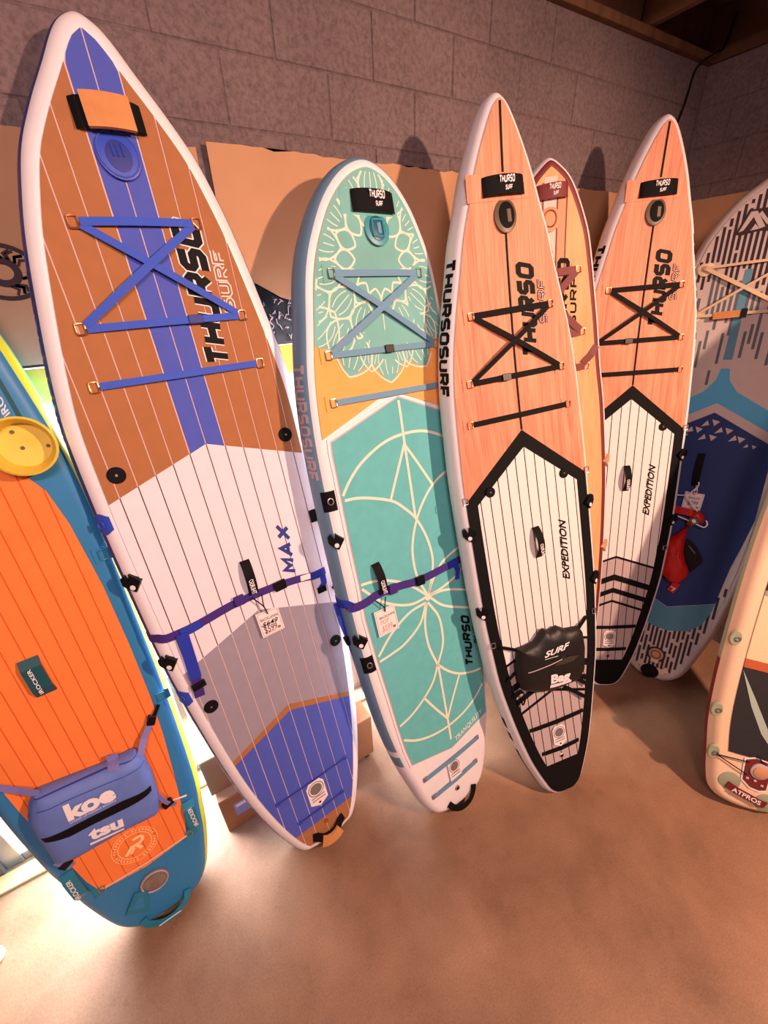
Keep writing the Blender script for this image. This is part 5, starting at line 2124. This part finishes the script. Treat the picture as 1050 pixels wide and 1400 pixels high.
# sky blue chevron with a stem
va = P(990, 504)[1]
vb1 = P(978, 551)[1]
wv = b.w_at(1.9, .06)
sl = (P(1050, 608)[1] - P(975.4, 564)[1]) / (P(1050, 608)[0] - P(975.4, 564)[0])
top = lambda u: va - .10 + sl * abs(u) * 1.0
bot = lambda u: vb1 + sl * abs(u)
w1 = b.w_at(va - .3, .06)
b.flat('sky_chevron', [[(0.022, va), (.035, va - .07), (.085, top(.085) + .01), (w1, top(w1)), (w1, bot(w1)), (0, bot(0)), (-w1, bot(w1)), (-w1, top(w1)), (-.085, top(.085) + .01), (-.035, va - .07), (-.022, va)]], 'am_sky', .0052)
vn = P(975.4, 564)[1]
w2 = .325
nl = P(911, 828.6)[1]
nle = nl + .115
npoly = [(0, vn), (w2, vn + sl * w2), (w2 + .01, 1.35), (w2 - .02, 1.15), (w2 - .045, 1.0), (.255, nle), (0, nl), (-.255, nle), (-w2 + .045, 1.0), (-w2 + .02, 1.15), (-w2 - .01, 1.35), (-w2, vn + sl * w2)]
o = b.flat('navy_pad', [npoly], 'am_navy', .0058, .002)
# small white triangles along the top
tri = []
for x, y, s_, up in ((605, 680, 1, 0), (634, 650, 1, 1), (682, 652, 1, 0), (718, 618, 1, 1), (772, 615, 1, 0), (700, 690, 1, 1), (755, 695, 1, 0), (790, 655, 1, 1), (842, 660, 1, 0), (863, 698, 1, 1), (906, 706, 1, 0), (932, 738, .6, 1), (975, 745, .6, 0)):
    u_, v_ = P(*cbm(x, y))
    r_ = .021 * s_
    tri.append([(u_ - r_, v_ + (-r_ if up else r_)), (u_ + r_, v_ + (-r_ if up else r_) * .4), (u_ + (.4 if up else -.2) * r_, v_ + (r_ if up else -r_))])
b.raw('white_triangle', tri, 'am_grey', .0066, o)
cur = [(.255, nle - .004), (.25, nle - .06), (.215, nle - .18), (.15, nle - .255), (.05, nle - .29), (0, nle - .295)]
b.flat('teal_band', [[(0, nl - .003), (.255, nle - .003)] + cur[1:] + [(-u, v) for u, v in cur[1:-1][::-1]] + [(-.255, nle - .003)]], 'am_teal', .0054)
# logo, cords, handle, valve
lg = lambda x, y: P(*ca(x, y))
o = b.flat('logo_backing', [[lg(*p) for p in ((874, 745), (952, 612), (1062, 596), (1120, 600), (1120, 722), (1000, 724), (948, 738), (905, 750))]], 'am_dash', .0060)  # dark printed backing behind the logo letters
lt = [((893, 733), (920, 722), (980, 642), (962, 622)), ((962, 622), (996, 617), (1036, 700), (1004, 712)), ((955, 723), (984, 686), (1004, 712)),
      ((1003, 634), (1020, 617), (1056, 668), (1046, 690)), ((1046, 690), (1056, 668), (1078, 606), (1094, 606)), ((1078, 606), (1094, 606), (1120, 690), (1100, 694))]
b.raw('logo_letter', [[lg(*p) for p in q] for q in lt], 'am_grey', .0068, o)
ra, rb_ = P(965.5, 368), P(947, 434)
RA = [(ra[0], ra[1]), (-ra[0], ra[1])]
RB = [(rb_[0], rb_[1]), (-rb_[0], rb_[1])]
for u_, v_ in RA + RB:
    o = b.disc('cord_patch', u_, v_, .042, .003, .008, 'at_cream')
    d_ring(b, u_, v_, 'rope', .012, h=.008)
cw = []
for p_, q_, w_ in ((RA[0], RA[1], .014), (RA[0], RB[1], .020), (RA[1], RB[0], .014), (RB[0], RB[1], .016)):
    b.ribbon('bungee_cord', [(p_[0], p_[1], .014), ((p_[0] + q_[0]) / 2, (p_[1] + q_[1]) / 2, .022), (q_[0], q_[1], .014)], w_, 'rope', thick=.006)
h0_, h1_ = P(*ca(760, 1180)), P(*ca(905, 1165))
b.ribbon('cord_sleeve', [(h0_[0], h0_[1], .022), (h1_[0], h1_[1], .024)], .040, 'tan_pad', thick=.008)
b.dbox('cord_lock', h1_[0] + .015, h1_[1], .03, .05, .02, .036, 'black_gloss')
qa, qb = P(959, 622), P(953, 662)
centre_handle(b, P(960, 620), P(950, 664), .038, text=None, h=.006, arch=.02, tm='silver_text')
pq = P(897, 894)
o = b.disc('valve', pq[0], pq[1], .060, .003, .010, 'am_dash', ry=.060)
b.disc('valve_cap', pq[0], pq[1] + .004, .046, .009, .018, 'tan_stripe', o)
b.ring('valve_ring', pq[0], pq[1] + .004, .03, .004, .019, 'bronze', o)
b.dbox('valve_tab', pq[0], pq[1] - .05, .05, .03, .006, .014, 'at_cream', o)
o = b.ribbon('tail_handle', [(-.09, .14, .004), (-.06, .12, .025), (.06, .12, .025), (.09, .14, .004)], .04, 'at_cream', thick=.006)
b.puff('tail_grip', arc2(-.01, .10, .058, n=24, ry=.05), .045, .02, 'black', b.root, pw=3)

# red fin bag, black fin and card hanging from that board
cr2 = crop(890, 600, 6.364)
rd = [(330, 752), (310, 820), (292, 900), (284, 1000), (300, 1080), (330, 1150), (312, 1215), (232, 1270), (150, 1250), (72, 1165), (85, 1070), (105, 990), (140, 870), (230, 815)]
ol = [b.uv(*cr2(*p), .05) for p in rd]
kc = (sum(p[0] for p in ol) / len(ol), sum(p[1] for p in ol) / len(ol))
rb2 = b.thing('red_pouch', kc[0], kc[1], 'red nylon pouch hanging by a white cord on the grey striped board', 'pouch')
_, hf = b.puff('pouch_body', ol, .085, .010, 'red', rb2, pw=3, wr=.005, seed=8)
nk = [b.uv(*cr2(*p), .05) for p in ((335, 770), (300, 745), (330, 690), (360, 640), (420, 625), (470, 690), (462, 735), (400, 745))]
b.puff('pouch_neck', nk, .05, .020, 'red', rb2, pw=3, wr=.004, seed=9, rings=6)
q_ = [b.uv(*cr2(*p), .03) for p in ((172, 600), (260, 620), (370, 640))]
b.ribbon('pouch_flap', [(*q_[0], .03), (*q_[1], .045), (*q_[2], .05)], .05, 'red', rb2, thick=.006)
q_ = b.uv(*cr2(190, 1300), .04)
b.ribbon('pouch_tip', [(*b.uv(*cr2(225, 1255), .04), .035), (*b.uv(*cr2(165, 1330), .04), .03)], .045, 'red', rb2, thick=.006)
b.raw('pouch_mark', stroke([b.uv(*cr2(172, 1282), .045), b.uv(*cr2(210, 1302), .045), b.uv(*cr2(180, 1320), .045)], .007), 'white_ink', .049, rb2)
b.tube('white_cord', [(*b.uv(*cr2(*p), .07), .07) for p in ((225, 668), (330, 712), (400, 745), (460, 770), (490, 745), (480, 710))], .0045, 'white_ink', rb2, smooth=5)
b.tube('white_cord', [(*b.uv(*cr2(*p), .06), .06) for p in ((190, 485), (290, 490), (340, 470), (410, 410), (415, 375))], .004, 'white_ink', rb2, smooth=5)
b.tube('white_cord', [(*b.uv(*cr2(*p), .065), .065) for p in ((300, 485), (350, 555), (405, 630))], .004, 'white_ink', rb2, smooth=3)
q_ = b.uv(*cr2(375, 715), .08)
b.dbox('cord_lock', q_[0], q_[1], .05, .045, .065, .085, 'bronze', rb2, ang=.5)
b.dbox('lock_window', q_[0], q_[1], .02, .025, .085, .088, 'white_ink', rb2, ang=.5)
fn = [b.uv(*cr2(*p), .012) for p in ((315, 870), (365, 900), (410, 960), (452, 1060), (430, 1090), (345, 1160), (310, 1080), (290, 980))]
fb = b.thing('fin', sum(p[0] for p in fn) / 8, sum(p[1] for p in fn) / 8, 'black plastic fin tucked behind the red pouch', 'fin', h=.007)
o = b.flat('fin_blade', [fn], 'black_gloss', .022, .014, fb)
b.raw('fin_print', stroke([b.uv(*cr2(330, 930), .023), b.uv(*cr2(385, 1000), .023)], .006), 'grey_ink', .0226, fb)
price_card(b, [cr2(300, 455), cr2(470, 485), cr2(425, 628), cr2(262, 605)], 'tan price card hanging by a white cord beside the red pouch', 'pale_red_ink',
           [('BACKLAWN', .25, .85, .36, .24, 'maroon_ink', 0), ('$399', .25, .80, .72, .46, 'grey_ink', .2)], [cr2(395, 400), cr2(410, 420)], 'white_ink', h=.014)

# ================================================================== cream board at the right
b = Board('paddle_board', (2.3881, 0.079, 0.0213), (0.67303, -0.72926, -0.12333), (0.31912, 0.1359, 0.93792), (-0.66723, -0.6706, 0.32419), (3.197, 1.0069),
          [(.0, 0), (.01, .1), (.04, .17), (.11, .215), (.3, .262), (.55, .31), (1.0, .352), (1.55, .378), (2.1, .37), (2.5, .32), (2.8, .24), (3.0, .15), (3.13, .07), (3.17, 0)], th=.13, a=.05)
tag(b.root, 'cream paddle board with a black textured tail pad and sage green ring patches', 'paddle board')
b.hull(['at_cream', 'at_sage', 'dark_red'], lambda sd, v, th: 0 if th > 8 else (1 if v > .8 else 2))
P = b.uv
cz = crop(960, 980, 10)
c10 = crop(900, 700, 3.2533)
vb0 = P(984.5, 1022.8)[1]
vt0 = P(*c10(350, 680))[1]
vr0 = P(*c10(350, 640))[1]
vk0 = P(*c10(488, 375))[1]


def band(v0, v1, m, d=.085, nm='pad'):
    r = [(b.w_at(v, d), v) for v in np.linspace(v0, v1, 16)]
    return b.flat(nm, [r + [(-u, v) for u, v in r[::-1]]], m, .006, .005)


tb = band(vb0, vt0, 'at_black', nm='tail_pad')
band(vt0 + .001, vr0, 'at_rust', nm='rust_band')
band(vr0 + .001, vk0, 'at_pad', nm='middle_pad')
band(vk0 + .001, vk0 + .03, 'at_sage', nm='sage_band')
band(vk0 + .031, 2.2, 'at_black', nm='front_pad')
we = [P(*c10(*p)) for p in ((375, 700), (430, 830), (488, 975), (488, 1035), (455, 985), (410, 860))]
for sgn in (1, -1):
    b.flat('pale_wedge', [[(sgn * u, v) for u, v in we]], 'at_wedge', .0072, parent=tb)
for x, y in ((1009, 873), (983, 970), (978.4, 1028)):
    u_, v_ = P(x, y)
    for sd in (-1, 1):
        uu = abs(u_) + .012
        o = b.disc('ring_base', sd * uu, v_, .030, -.01, .006, 'at_sage', ry=.042)
        b.ring('d_ring', sd * (uu - .008), v_, .012, .003, .012, 'steel', o)
pa = P(978.4, 1029)
pv3 = P(1036.8, 1053.5)
for q_ in ((1022, 1039), (1019, 1056)):
    b.tube('tail_cord', [(pa[0], pa[1], .012), (*P(*q_), .018)], .003, 'black')
b.tube('tail_cord', [(*P(1034, 1032), .012), (*P(1044, 1044), .018)], .003, 'black')
qv = [P(*cz(*p), .01) for p in ((610, 590), (740, 580), (900, 640), (910, 880), (870, 1010), (780, 1010), (660, 960), (560, 850), (580, 740))]
o = b.flat('valve_base', [[(pv3[0] + (u - pv3[0]) * 1.12, pv3[1] + (v - pv3[1]) * 1.12) for u, v in qv]], 'white_ink', .006, .004)
b.flat('valve_plate', [qv], 'dark_red', .010, .005, o)
b.disc('valve', pv3[0] - .0, pv3[1] + .004, .048, .010, .020, 'silver_text', o)
b.disc('valve_cap', pv3[0], pv3[1] + .004, .036, .019, .026, 'tan_stripe', o)
for x, y in ((615, 835), (720, 875), (815, 945)):
    u_, v_ = P(*cz(x, y), .012)
    b.dbox('plate_stud', u_, v_, .016, .012, .010, .016, 'silver_text', o)
for x, y in ((370, 870), (860, 1180)):
    u_, v_ = P(*cz(x, y))
    b.disc('handle_base', u_, v_, .055, -.004, .005, 'at_sage', ry=.055)
e0, e1 = P(*cz(350, 930), .015), P(*cz(870, 1220), .015)
o = b.ribbon('tail_handle', [(e0[0], e0[1], .006), (e0[0] * .8 + e1[0] * .2, e0[1] * .8 + e1[1] * .2, .022), (e0[0] * .2 + e1[0] * .8, e0[1] * .2 + e1[1] * .8, .022), (e1[0], e1[1], .006)], .040, 'dark_red', thick=.006)
b.ftext('handle_logo', 'ATPROS', P(*cz(400, 1010), .03), P(*cz(790, 1215), .03), P(*cz(425, 960), .03), 'white_ink', .0292, o, bold=.02)
